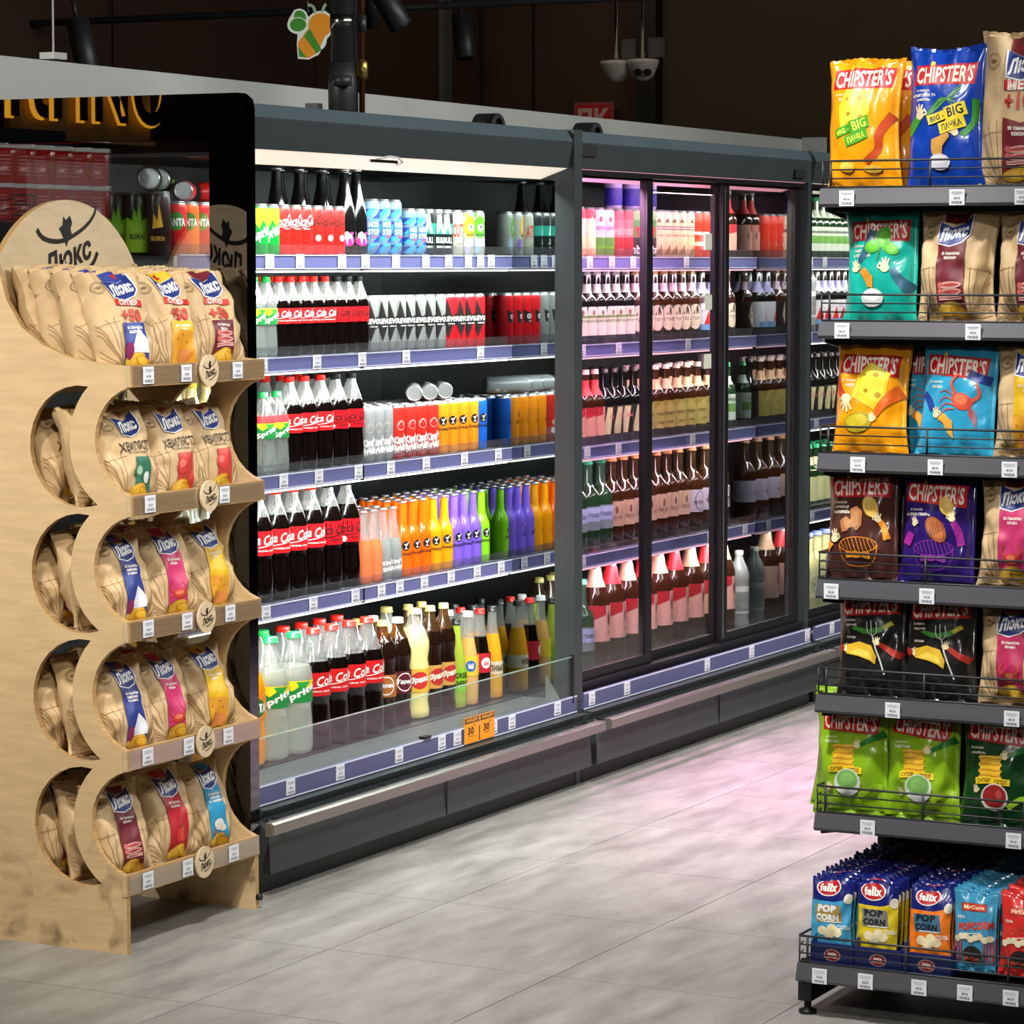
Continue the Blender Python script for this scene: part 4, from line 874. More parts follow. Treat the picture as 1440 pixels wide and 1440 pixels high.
# fourth shelf
stock('b_cola_l', 'large red-capped cola bottle', 'bottle', 4, 360, 457, Z3, 3, CO, rows=2, phi=(35, 60))
stock('b_zero_l', 'large black-capped cola bottle', 'bottle', 2, 457, 507, Z3, 3, CO, rows=2)
stock('b_pink', 'pink cocktail bottle', 'bottle', 2, 507, 536, Z3, 3, CO, rows=3)
stock('b_kings', 'clear grey cocktail bottle', 'bottle', 2, 536, 563, Z3, 3, CO, rows=3)
stock('b_shake_orange', 'orange cocktail bottle', 'bottle', 3, 563, 606, Z3, 3, CO, rows=4)
stock('b_shake_amber', 'amber cocktail bottle', 'bottle', 2, 606, 637, Z3, 3, CO, rows=4)
stock('b_shake_purple', 'purple cocktail bottle', 'bottle', 3, 637, 677, Z3, 3, CO, rows=4)
stock('b_shake_green', 'lime green cocktail bottle', 'bottle', 3, 677, 711, Z3, 3, CO, rows=4, fill=True)
# bottom deck
VB = 4.275
stock('b_fanta', 'orange fizzy-drink bottle', 'bottle', 1, 352, 374, Z4, 4, CO, V0=VB)
stock('b_sprite_xl', 'big clear lemonade bottle with green cap', 'bottle', 2, 374, 440, Z4, 4, CO, V0=VB, rows=2)
stock('b_cola_xl', 'big red-capped cola bottle', 'bottle', 4, 432, 538, Z4, 4, CO, V0=VB, rows=2, phi=(35, 55))
stock('b_kvas_o', 'brown kvass bottle with ochre label', 'bottle', 1, 538, 558, Z4, 4, CO, V0=VB+.03, rows=2)
stock('b_kvas_m', 'brown kvass bottle with maroon label', 'bottle', 1, 558, 579, Z4, 4, CO, V0=VB+.03, rows=2)
stock('b_yar_l', 'cloudy yellow lemonade bottle', 'bottle', 1, 579, 604, Z4, 4, CO, V0=VB+.03, rows=2)
stock('b_yar_d', 'dark bottle with tan label', 'bottle', 2, 604, 641, Z4, 4, CO, V0=VB+.03, rows=2)
stock('b_green_energy', 'slim green energy bottle', 'bottle', 1, 641, 656, Z4, 4, CO, V0=VB+.03, rows=2)
stock('b_m_pale', 'pale drink bottle with yellow label', 'bottle', 1, 656, 673, Z4, 4, CO, V0=VB+.03, rows=2)
stock('b_m_dark', 'dark cola bottle with crimson label', 'bottle', 1, 673, 690, Z4, 4, CO, V0=VB+.03, rows=2)
stock('b_gold', 'golden lemonade bottle', 'bottle', 1, 690, 707, Z4, 4, CO, V0=VB+.03, rows=3, fill=True)
# the stretch at the left end, seen through the glass end wall between the trays of the stand
def left_end(key, desc, cat, n, z, s, V0=4.365, rows=2):
    p = PR[key]; r = p['r']
    for j in range(rows):
        for i in range(n):
            tag(clone(p, (6.512+r+i*r*2.03, V0+r+j*r*2.06, z), (0, 0, -R(random.uniform(50, 70)))), '%s at the left end, %s from left, %s row, %s' % (desc, nth((desc, j, s, 'end')), ('front', 'second', 'third')[j], SHELFNAME[s]), cat, '%ss at the left end of the %s' % (desc, SHELFNAME[s]))
left_end('c_shk_o', 'orange cocktail can', 'can', 5, Z1, 1, rows=3); left_end('b_yel_m', 'cloudy yellow drink bottle', 'bottle', 4, Z2, 2, rows=3)
left_end('b_yel_l', 'pale juice bottle', 'bottle', 4, Z3, 3, rows=3); left_end('b_fanta', 'orange fizzy-drink bottle', 'bottle', 3, Z4, 4, V0=4.29)
# closed cooler: three sliding doors, pinkish light
CP = 'door cooler'
Y0, Y1, Y2, Y3 = [z-.004 for z in ZB]
UM = 10.32
def st2(key, desc, n, x0, x1, z, s, rows=1, cat='bottle', **k): stock(key, desc, cat, n, x0, x1, z, s, CP, rows=rows, V0=k.get('V0', 4.37), umax=UM, phi=k.get('phi', (15, 40)))
st2('t_redcream', 'red and cream beer can', 2, 810, 838, Y0, 0, cat='can'); st2('t_meadow', 'lilac beer can with meadow', 2, 838, 864, Y0, 0, cat='can')
st2('t_darkred', 'dark red beer can', 2, 864, 891, Y0, 0, cat='can'); st2('t_green', 'green and black beer can', 3, 891, 922, Y0, 0, cat='can')
st2('t_cream', 'cream beer can', 5, 922, 977, Y0, 0, cat='can'); st2('t_scarlet', 'scarlet beer can', 3, 977, 1010, Y0, 0, cat='can')
st2('w_redpink', 'wine bottle with pink label', 2, 1014, 1036, Y0, 0); st2('w_green', 'green mineral water bottle', 2, 1036, 1056, Y0, 0)
for i, U in enumerate((9.38, 9.52, 9.66)):
    tag(clone(PR['t_blue'], (U, 4.45, Y0+.1685), (0, 0, -R(20+30*i))), 'blue and lilac can standing on the beer cans, %s from left' % ORD[i], 'can', 'blue cans stacked on the beer cans')
st2('w_oval', 'dark wine bottle with oval label', 6, 812, 893, Y1, 1, 2); st2('w_tet', 'brown beer bottle with oval label', 7, 893, 985, Y1, 1, 2)
st2('w_white', 'dark bottle with white label', 2, 985, 1014, Y1, 1, 2); st2('w_greenpet', 'green plastic beer bottle', 2, 1014, 1050, Y1, 1) if 0 else None
st2('w_tet', 'brown beer bottle with oval label', 1, 1016, 1034, Y1, 1, 2); st2('w_bottlegrey', 'clear bottle with grey label', 4, 1040, 1100, Y1, 1) if 0 else None
st2('w_white', 'dark bottle with white label', 2, 1034, 1056, Y1, 1)
st2('w_redpink', 'wine bottle with pink label', 3, 812, 848, Y2, 2, 2); st2('w_blacklab', 'black wine bottle with slanting label', 4, 848, 905, Y2, 2, 2)
st2('w_mustard', 'beer bottle with mustard label', 7, 905, 1008, Y2, 2, 2); st2('w_blacklab', 'black wine bottle with slanting label', 1, 1008, 1024, Y2, 2); st2('w_green', 'green mineral water bottle', 3, 1024, 1056, Y2, 2, 2)
st2('w_greenpet', 'green plastic beer bottle', 3, 808, 862, Y3, 3); st2('w_brownpet', 'brown plastic beer bottle', 7, 862, 970, Y3, 3); st2('w_tetpet', 'brown plastic bottle with lilac label', 3, 970, 1026, Y3, 3)
st2('w_yellowlab', 'dark green bottle with pale label', 2, 1026, 1056, Y3, 3)
VB2 = 4.31
st2('w_greenpet', 'green plastic beer bottle', 1, 812, 836, Z4, 4, V0=VB2)
for i in range(9):
    st2('w_bigred' if i % 2 == 0 else 'w_bigred2', '%s-necked red-label bottle' % ('cream' if i % 2 == 0 else 'red'), 1, 836+i*22, 858+i*22, Z4, 4, V0=VB2, phi=(22, 32))
st2('w_bottlegrey', 'clear bottle with grey label', 1, 1036, 1054, Z4, 4, V0=VB2)
# far cooler seen through its first door
CF = 'far cooler'; UF = 10.32
def st3(key, desc, n, U0, z, s, rows=1, cat='bottle', V0=4.37):
    p = PR[key]; r = p['r']
    for j in range(rows):
        for i in range(n):
            U = U0+i*r*2.05
            tag(clone(p, (U, V0+r+j*r*2.05, z), (0, 0, -R(random.uniform(10, 40)))), '%s, %s from left, %s row, %s of %s' % (desc, nth((desc, j, s, CF)), ('front', 'second')[j], SHELFNAME[s], CF), cat, '%ss of the far cooler on the %s' % (desc, SHELFNAME[s]))
st3('w_green', 'green mineral water bottle', 11, 10.78, Y0, 0, 2); st3('w_bottlegrey', 'clear bottle with grey label', 4, 10.8, Y1, 1); st3('w_milk', 'milky bottle with violet cap', 4, 11.14, Y1-.04, 1) if 0 else st3('w_white', 'dark bottle with white label', 6, 11.14, Y1, 1)
st3('w_blacklab', 'black wine bottle with slanting label', 10, 10.78, Y2, 2, 2); st3('w_yellowlab', 'dark green bottle with pale label', 10, 10.78, Y3, 3, 2); st3('w_milk', 'milky bottle with violet cap', 8, 10.76, Z4, 4, V0=VB2)
drop_protos(); PROTOS.clear()
# ------------------------------------------------------------------ snack bags
def bag_fn(w, h, t, seed, flare=.04, crease=1.0):
    """s in -1..1 across, q in 0..1 up -> point on front (side=-1) or back (side=1)"""
    rnd = random.Random(seed); ph = [rnd.uniform(0, 6.28) for _ in range(6)]; lean = rnd.uniform(-.006, .006)
    def fn(s, q, side, o=0):
        K = 1.45
        e = max(0, min(1, min(q, 1-q)/.5)); puff = (1-(1-min(1, e*1.15))**2.2)
        prof = max(0, 1-abs(s)**2.4)**.62
        z = h*q; hw = w/2*(1-.075*math.sin(math.pi*q)**.7)
        endk = math.exp(-(min(q, 1-q)/.10)**2)
        hw *= 1+flare*endk
        x = s*hw+lean*math.sin(math.pi*q)
        th = t/2*puff*prof
        # creases running in from the seals and corners
        c = .0
        c += .0032*math.sin(9*s+ph[0]+2*q)*math.exp(-(min(q, 1-q)/.16)**2)
        c += .0035*(.5-abs(noise.noise(Vector((s*1.6+q*2.2+seed*1.7, q*3.1-s*1.5, side*2)))))*2*(.25+abs(s)**1.2)
        c += .0026*noise.noise(Vector((s*2.2+seed, q*3.4, side*3)))+.0016*noise.noise(Vector((s*5+seed, q*9, side*3)))*(abs(s)**.5)
        c += .0042*math.sin(abs(s)*7-q*11+ph[1]+1.5*noise.noise(Vector((q*4, seed, s))))*abs(s)**2*prof**.3
        y = side*(th+c*K*crease*(.3+.7*prof)+o)
        z += .004*math.sin(3*s+ph[2])*(endk if q > .5 else 0)+h*.018*(abs(s)**3)*endk*(1 if q > .5 else -1)*.6
        return (x, y, z)
    return fn
NX, NZ = 22, 34
def mk_bag(name, w, h, t, mat, art, seed, back=None, flare=.04, crease=1.0, sealmat=None):
    fn = bag_fn(w, h, t, seed, flare, crease); mb = MB()
    q0, q1 = .035, .965
    for side in (-1, 1):
        b = len(mb.v); 
        for j in range(NZ+1):
            for i in range(NX+1): mb.v.append(fn(-1+2*i/NX, q0+(q1-q0)*j/NZ, side))
        mm = mb.mi(mat)
        for j in range(NZ):
            for i in range(NX):
                f = (b+j*(NX+1)+i, b+j*(NX+1)+i+1, b+(j+1)*(NX+1)+i+1, b+(j+1)*(NX+1)+i)
                for f in ((f[0], f[1], f[2]), (f[0], f[2], f[3])): mb.f.append(f if side < 0 else f[::-1]); mb.m.append(mm); mb.sm.append(True)
    for i0 in (0, NX):   # close the sides
        a_ = [(j*(NX+1)+i0) for j in range(NZ+1)]; off = (NX+1)*(NZ+1)
        for j in range(NZ): mb.f.append((a_[j], a_[j+1], a_[j+1]+off, a_[j]+off)); mb.m.append(mb.mi(mat)); mb.sm.append(True)
    o = put(name, mb.mesh(name), None, (0, 0, -50)); PROTOS.append(o)
    if art:
        l = MB(); xl = [(-1+2*i/NX)*w/2 for i in range(1, NX)]; yl = [h*(q0+(q1-q0)*j/NZ) for j in range(NZ+1)]
        def mp(x, y, o_):
            # bilinear on the body grid so the print hugs the facets
            s = max(-1, min(1, x/(w/2))); q = max(q0, min(q1, y/h)); fi = (s+1)/2*NX; fj = (q-q0)/(q1-q0)*NZ
            i = min(NX-1, int(fi)); j = min(NZ-1, int(fj)); u, v = fi-i, fj-j
            P = [Vector(mb.v[jj*(NX+1)+ii]) for jj, ii in ((j, i), (j, i+1), (j+1, i), (j+1, i+1))]
            r = P[0]+(P[1]-P[0])*u+(P[3]-P[1])*v if u >= v else P[0]+(P[2]-P[0])*v+(P[3]-P[2])*u
            return (r.x, r.y-.0003-o_, r.z)
        def dg_(p):
            cx = sum(q[0] for q in p)/len(p); cy = sum(q[1] for q in p)/len(p)
            i = int((cx/(w/2)+1)/2*NX); j = int((cy/h-q0)/(q1-q0)*NZ)
            return lambda q: ((q[0]/(w/2)+1)/2*NX-i)-((q[1]/h-q0)/(q1-q0)*NZ-j)
        decal(l, art, mp, xl, yl, .0002, .00012, diag=dg_); l.weld(); put('front_print', l.mesh('front_print'), o, (0, 0, -50))
    for nm, qa, qb in (('bottom_seal', 0, q0), ('top_seal', q1, 1)):
        l = MB(); n = 22
        for side in (-1, 1):
            b = len(l.v)
            for j in range(3):
                for i in range(n+1):
                    s = -1+2*i/n; x, y, z = fn(s, qa+(qb-qa)*j/2, side); k = .0015+.0008*math.sin(j*3.14)
                    ze = (.0022*(i % 2) if (nm == 'top_seal' and j == 2) or (nm == 'bottom_seal' and j == 0) else 0)*(1 if nm == 'top_seal' else -1)
                    l.v.append((x, y if ((nm == 'top_seal') == (j == 0)) and j != 1 else y*.5, z+ze))
            for j in range(2):
                for i in range(n):
                    f = (b+j*(n+1)+i, b+j*(n+1)+i+1, b+(j+1)*(n+1)+i+1, b+(j+1)*(n+1)+i); l.f.append(f if side < 0 else f[::-1]); l.m.append(l.mi(sealmat or mat)); l.sm.append(False)
        put(nm, l.mesh(nm), o, (0, 0, -50))
    return o
# print pieces -----------------------------------------------------------
def hand(a, x, y, s, col='f2dfae', fl=1, rot=0):
    ca, sa = math.cos(R(rot)), math.sin(R(rot))
    def q(px, py): return (x+(px*ca-py*sa)*s*fl, y+(px*sa+py*ca)*s)
    a.E(*q(0, 0), s*.5, s*.42, col)
    for dx, dy in ((-.5, .9), (-.1, 1.1), (.3, 1.0), (.6, .6)): a.S([q(dx*.4, dy*.3), q(dx, dy)], s*.26, col, .6)
    a.S([q(.2, -.1), q(.75, .1), q(.6, .45)], s*.2, col, .7)
def chip(a, x, y, rx, ry, rot=0, c1='e8b428', c2='f4d458'):
    a.E(x, y, rx, ry, c1, rot); a.E(x-rx*.08, y+ry*.12, rx*.8, ry*.66, c2, rot)
def wavychip(a, x, y, w, h):
    pts = []
    n = 12
    for k in range(n+1): pts.append((x-w/2-w*.06*math.sin(k*1.9), y-h/2+h*k/n))
    for k in range(n, -1, -1): pts.append((x+w/2+w*.06*math.sin(k*1.9), y-h/2+h*k/n))
    a.P(pts, 'ecba2c')
    for k in range(4): a.S([(x-w*.5, y-h*.36+h*.24*k), (x-w*.15, y-h*.33+h*.24*k), (x+w*.2, y-h*.37+h*.24*k), (x+w*.5, y-h*.34+h*.24*k)], h*.07, 'c98f1c')
def chips_art(w, h, sub, rot=0, shade=None, by=.80):
    a = Art(); s = w/.165
    a.P([(-.068*s, h*by-.022*s), (.07*s, h*by-.024*s), (.071*s, h*by+.022*s), (-.066*s, h*by+.02*s)], 'c8161e', rot)
    a.T("CHIPSTER'S", .001, h*by-.0005, .037*s, 'f6ead8', .128*s, 0, rot+.6, .025)
    a.E(-.028*s, h*by+.023*s, .005*s, .006*s, 'f0c030'); a.T(sub[0], -.045*s, h*by-.034*s, .0045*s, 'e9e2c8', .03*s)
    for i, t in enumerate(sub[1:]): a.T(t, -.042*s, h*by-(.044+.010*i)*s, .0062*s, 'ece6d2', None, 0, 0, .04)
    return a
def bigbig(a, x, y, c1, c2, s=1):
    a.Rc(x-.042*s, y-.006*s, x+.002*s, y+.013*s, c1, 17); a.Rc(x-.004*s, y+.002*s, x+.044*s, y+.029*s, c1, 17); a.Rc(x-.016*s, y-.024*s, x+.042*s, y-.001*s, c1, 17)
    a.T('BIG -', x-.02*s, y+.003*s, .011*s, c2, .032*s, 0, 17, .02); a.T('BIG', x+.02*s, y+.016*s, .020*s, c2, .034*s, 0, 17, .02); a.T('ПАЧКА', x+.013*s, y-.0125*s, .014*s, c2, .044*s, 0, 17, .02)
def superchip(a, y):
    a.Rc(-.046, y-.008, -.008, y+.006, 'f2cf1e', 4); a.Rc(-.008, y-.01, .036, y+.004, 'f2cf1e', -3); a.T('СУПЕР', -.027, y-.001, .009, '5c2410', .03, 0, 4); a.T('ЧІПІЛ', .014, y-.003, .009, '5c2410', .03, 0, -3)
BG = {}
def bag(key, *a, **k): BG[key] = mk_bag('crisp_packet', *a, **k)
# cheese big
def cheese(a, x, y, s, rot=20):
    q = [(-.03, -.035), (.022, -.04), (.035, -.005), (.03, .035), (-.02, .04), (-.035, .005)]
    a.P([(x+px*s, y+py*s) for px, py in q], 'e2c62c', rot-20)
    a.P([(x+px*s*.75+.004, y+py*s*.8+.006) for px, py in q], 'efe04a', rot-20)
    for dx, dy, r in ((.01, .02, .006), (-.012, -.01, .005), (.015, -.018, .007), (-.016, .02, .004)): a.E(x+dx*s, y+dy*s, r*s, r*s*.8, 'b98d16')
a = chips_art(.168, .28, ['ЗІ СМАКОМ', 'СИРУ'], by=.865); cheese(a, -.012, .175, 1.1); a.S([(.078, .16), (.05, .12), (.045, .085), (.015, .06)], .02, 'c2471a', .7); bigbig(a, -.018, .125, '3f9a1c', 'e6f04a'); chip(a, -.03, .052, .02, .012, 0); a.E(.03, .045, .022, .008, 'f4c048')
bag('y_big', .168, .285, .075, 'f_yellow', a, 3, crease=1.6)
a = chips_art(.17, .30, ['ЗІ СМАКОМ', '«СМЕТАНА ТА', 'ЦИБУЛЯ»'], by=.82)
for k in range(6): a.S([(-.035, .155), (.0, .178+.003*k), (.045-.002*k, .225-.011*k)], .0042, ['3c8a3c', '6cae54', '2f7a34'][k % 3], .6)
a.S([(-.082, .12), (-.066, .14), (-.052, .155)], .02, '3a9430'); hand(a, -.05, .158, .022); a.S([(.076, .19), (.074, .14), (.05, .112)], .013, '2f8a2c'); hand(a, .035, .118, .016, fl=-1)
bigbig(a, .014, .148, 'ecd32c', '15213c', 1.05); a.P([(-.022, .085), (-.02, .105), (.02, .118), (.024, .11), (.006, .09), (.002, .065), (-.018, .07)], 'dba247'); a.E(-.004, .058, .025, .017, 'd9dde6'); a.E(-.004, .063, .018, .009, 'f0f0f0')
bag('b_big', .172, .305, .075, 'f_blue', a, 5, crease=1.3)
# teal with greens
a = chips_art(.165, .25, ['ЗІ СМАКОМ', 'СМЕТАНА', 'З ЗЕЛЕННЮ'], by=.80)
a.S([(-.012, .2), (-.03, .155), (-.048, .13)], .02, '2c5c74', .6); a.S([(.08, .07), (.055, .09), (.035, .115)], .028, '2c5c74', .6)
for dx, dy, rx, ry, ro in ((.012, .185, .018, .024, -10), (-.012, .165, .02, .014, 20), (.03, .16, .022, .013, -20)): a.E(dx, dy, rx, ry, '4fae2c', ro); a.E(dx, dy, rx*.6, ry*.6, '6cc838', ro)
a.S([(.004, .16), (-.002, .135)], .003, '3c8a24'); hand(a, .018, .118, .022, fl=-1); hand(a, -.056, .118, .018); a.P([(-.045, .112), (-.03, .12), (-.01, .1), (-.008, .075), (-.022, .078), (-.035, .1)], 'd08c28'); a.E(-.01, .055, .026, .02, 'c9cfc9'); a.E(-.01, .06, .02, .012, 'eceee8')
bag('teal', .168, .255, .07, 'f_teal', a, 8, crease=1.4)
a = chips_art(.17, .25, ['ЗІ СМАКОМ', 'СИРУ'], rot=-2, by=.78); cheese(a, .01, .15, 1.15, 0); a.S([(-.08, .17), (-.07, .14), (-.055, .125)], .022, 'c8401c', .8); hand(a, -.05, .12, .026, rot=180); a.S([(.08, .14), (.045, .115), (.02, .085)], .03, 'e2641a', .5); chip(a, -.02, .07, .034, .022, 10, 'a8941c', 'c8b428'); hand(a, .014, .078, .014)
bag('y_mid', .172, .262, .07, 'f_yellow', a, 11, crease=2.0)
a = chips_art(.17, .25, ['ЗІ СМАКОМ', 'КРАБА'], rot=-3, by=.78)
a.S([(.08, .165), (.05, .172), (.03, .18)], .02, '1c3c8c'); a.S([(-.08, .135), (-.065, .12), (-.052, .1)], .016, '1c3c8c'); 
a.E(.018, .12, .026, .018, 'cf4a30', -18); a.E(.014, .125, .018, .011, 'e0714c', -18)
for k in range(4): a.S([(-.0, .128-.008*k), (-.022, .142-.014*k), (-.036, .136-.02*k)], .003, 'c8442c', .5); a.S([(.036, .108-.004*k), (.05, .096-.008*k), (.054, .082-.006*k)], .003, 'c8442c', .5)
a.S([(.0, .135), (-.008, .16), (.008, .178)], .008, 'd8583c', .6); a.S([(.04, .12), (.058, .135), (.05, .16)], .009, 'd8583c', .6); hand(a, -.042, .09, .016); a.P([(-.038, .082), (-.022, .094), (-.002, .078), (.004, .04), (-.01, .05), (-.022, .072)], 'e8a83c')
bag('sky', .175, .262, .07, 'f_sky', a, 14, crease=1.4)
def bbq(a, c):
    n = 18; a.ring(-.002, .078, .046, .0018, c, .017)
    for k in range(9):
        x = -.04+k*.0095; dy = .015*math.sqrt(max(0, 1-(x/.046)**2)); a.S([(x-.004, .078+dy), (x+.006, .078-dy)], .0016, c)
    a.S([(-.048, .078), (-.04, .05), (-.02, .034), (.02, .034), (.04, .05), (.046, .078)], .0016, c); a.T('BBQ', 0, .056, .017, c, .06, 0, 0, .08)
a = chips_art(.17, .25, ['З СМАКОМ', '«КРИЛЬЦЯ', 'БАРБЕКЮ»'], rot=1, by=.82); bbq(a, 'e8921c')
a.P([(-.04, .105), (-.045, .13), (-.03, .14), (-.018, .132), (-.02, .155), (-.004, .162), (.01, .15), (.008, .12), (-.005, .108), (-.018, .12), (-.025, .108)], 'b5774a'); a.P([(-.03, .112), (-.034, .13), (-.02, .13), (-.01, .15), (.002, .15), (.0, .12)], 'c8905c')
a.E(.03, .16, .017, .024, 'dcb44c', 30)
for k in range(4): a.S([(.018+k*.007, .145+.003*k), (.024+k*.006, .176)], .0015, 'b08a30')
a.S([(.068, .09), (.06, .115), (.05, .13)], .016, 'e8921c', .7); hand(a, .047, .133, .014, fl=-1); a.S([(-.085, .065), (-.07, .085)], .02, 'e8921c'); hand(a, -.06, .092, .02)
bag('brown', .168, .262, .07, 'f_brown', a, 17, crease=1.3)
a = chips_art(.17, .25, ['ЗІ СМАКОМ', '«М`ЯСО ГРИЛЬ»'], rot=-4, by=.78); bbq(a, '8a2c9c')
a.E(.004, .118, .02, .032, 'a5562c', 40); a.E(.002, .12, .015, .026, 'bb6c3a', 40)
for k in range(6): a.S([(-.012+k*.006, .1+.003*k), (-.006+k*.006, .135-.001*k)], .0015, '6c3018')
a.E(.028, .168, .016, .022, 'dcb44c', 30); a.S([(.064, .085), (.056, .115), (.045, .135)], .018, '9a1f8c', .7); hand(a, .042, .142, .016, fl=-1); a.S([(-.07, .085), (-.058, .11)], .02, '9a1f8c'); hand(a, -.05, .13, .014)
bag('navy', .172, .262, .07, 'f_navy', a, 20, crease=1.5)
def blackart():
    a = chips_art(.165, .25, ['ЗІ СМАКОМ', 'ПЕКУЧИЙ', 'ПЕРЕЦЬ'], rot=3, by=.80)
    a.P([(-.04, .168), (-.03, .173), (.0, .166), (.03, .172), (.055, .188), (.06, .178), (.03, .158), (-.01, .155)], '3c8a2c'); a.P([(.035, .172), (.055, .188), (.06, .178), (.04, .165)], 'c8b428')
    a.S([(.012, .15), (.02, .12), (.04, .055)], .0038, 'cfcfcb'); a.S([(-.002, .185), (.0, .16), (.012, .152), (.022, .16), (.02, .185)], .002, 'cfcfcb'); a.S([(.01, .15), (.008, .188)], .002, 'cfcfcb')
    a.S([(.078, .1), (.05, .115), (.03, .13)], .018, 'a82a20', .6); hand(a, .024, .133, .014, fl=-1); a.S([(-.08, .125), (-.06, .118)], .016, 'a82a20'); hand(a, -.052, .116, .014)
    a.P([(-.052, .106), (-.05, .128), (-.02, .136), (.01, .126), (.022, .1), (.018, .08), (.005, .09), (-.02, .1)], 'dcb028'); a.P([(-.046, .108), (-.02, .12), (.006, .108), (.014, .09), (-.01, .1)], 'efcf50'); a.sh = [([[(x, y*.88) for x, y in p] for p in ps], m_) if i_ > 4 else (ps, m_) for i_, (ps, m_) in enumerate(a.sh)]; return a
bag('black', .162, .238, .07, 'f_black', blackart(), 23, crease=1.4); bag('black2', .166, .24, .07, 'f_black', blackart(), 31, crease=1.4)
def greenart(rot, dg=False):
    a = chips_art(.165, .25, ['ЗІ СМАКОМ', '«СЕАЙСЬК»' if dg else 'СМЕТАНИ'], rot=rot, by=.80)
    a.S([(.082, .175), (.05, .16), (.03, .15)], .016, '1f7a2c', .5); wavychip(a, -.012, .125, .052, .05); hand(a, .022, .148, .014, fl=-1); superchip(a, .098)
    if dg: a.E(.0, .062, .032, .03, 'd9d9d2'); a.E(0, .064, .028, .025, '9c2420'); a.E(.01, .068, .008, .01, 'c85048'); hand(a, -.045, .075, .012)
    else: a.E(.0, .068, .033, .03, 'd5dad4'); a.E(0, .074, .027, .022, '7cb45c'); a.E(0, .076, .018, .013, '8cc468'); hand(a, -.045, .055, .013)
    a.S([(.03, .04), (.06, .06), (.08, .06)], .012, 'a4cf2c'); return a
bag('green', .172, .262, .07, 'f_green', greenart(-3), 26, crease=1.5); bag('green2', .172, .262, .07, 'f_green', greenart(-7), 29, crease=1.8); bag('dgreen', .172, .262, .07, 'f_dark_green', greenart(-5, True), 33, crease=1.2)
# popcorn packs (thin)
def popart(main, box, txt, oval=True, blue='f_deep_blue'):
    a = Art(); a.P([(-.055, .02), (.055, .02), (.055, .135), (.03, .12), (.01, .115), (-.055, .117)], main)
    if oval: a.E(-.008, .145, .03, .019, 'e8dcd4'); a.E(-.008, .145, .027, .0165, 'b4141c'); a.T('felix', -.008, .145, .018, W, .042, 0, 0, .05)
    a.P([(-.032, .07), (-.036, .108), (.026, .108), (.032, .07)], box); a.T('POP', -.006, .1, .016, txt, .046, 0, 0, .07); a.T('CORN', -.004, .081, .015, txt, .055, 0, 0, .07); a.Rc(-.02, .071, .03, .073, W)
    for x, y in ((-.015, .052), (.008, .058), (.0, .045), (.02, .05)): a.E(x, y, .012, .010, 'efe2b4')
    a.T('СОЛЬ', .034, .062, .009, W, .026); a.E(.042, .124, .009, .011, 'e8e2cc'); return a
def packs(key, mat, art, seed): BG[key] = mk_bag('popcorn_packet', .098, .165, .03, mat, art, seed, flare=.02, crease=.8)
packs('pop_blue', 'f_deep_blue', popart('3f9cc8', 'a08440', 'e8ecea'), 40); packs('pop_yellow', 'f_deep_blue', popart('d8c01c', '7c7c74', '20242c'), 42); packs('pop_orange', 'f_deep_blue', popart('ee7a18', '3a6c8c', '16202c'), 44)
a = Art(); a.Rc(-.03, .125, .028, .142, '8c2c1c'); a.Rc(-.028, .127, .026, .14, 'c8401c'); a.T('MrCorn', -.001, .1335, .008, 'f4d8b4', .046, 0, 0, .04); a.T('POPCORN', .005, .095, .017, 'c83a2c', .082, 0, 7, .07); a.T('СІЛЬ', -.03, .112, .006, W, .02); a.Rc(-.02, .078, .02, .08, 'e8e0d8', 6)
for s_ in (-1, 1):
    for k in range(4): a.Rc(s_*.036-.011+k*.0065, .02, s_*.036-.008+k*.0065, .062, 'b8302c')
for k in range(8): a.E(-.038+k*.011, .07-.004*math.cos(k*2.0), .008, .007, 'e9dcb8')
a.E(.0, .035, .022, .018, '241c1c'); a.T('MrCorn', 0, .025, .008, 'e8603c', .036)
packs('corn_blue', 'f_cyan', a, 46); packs('corn_red', 'f_red', a, 48)
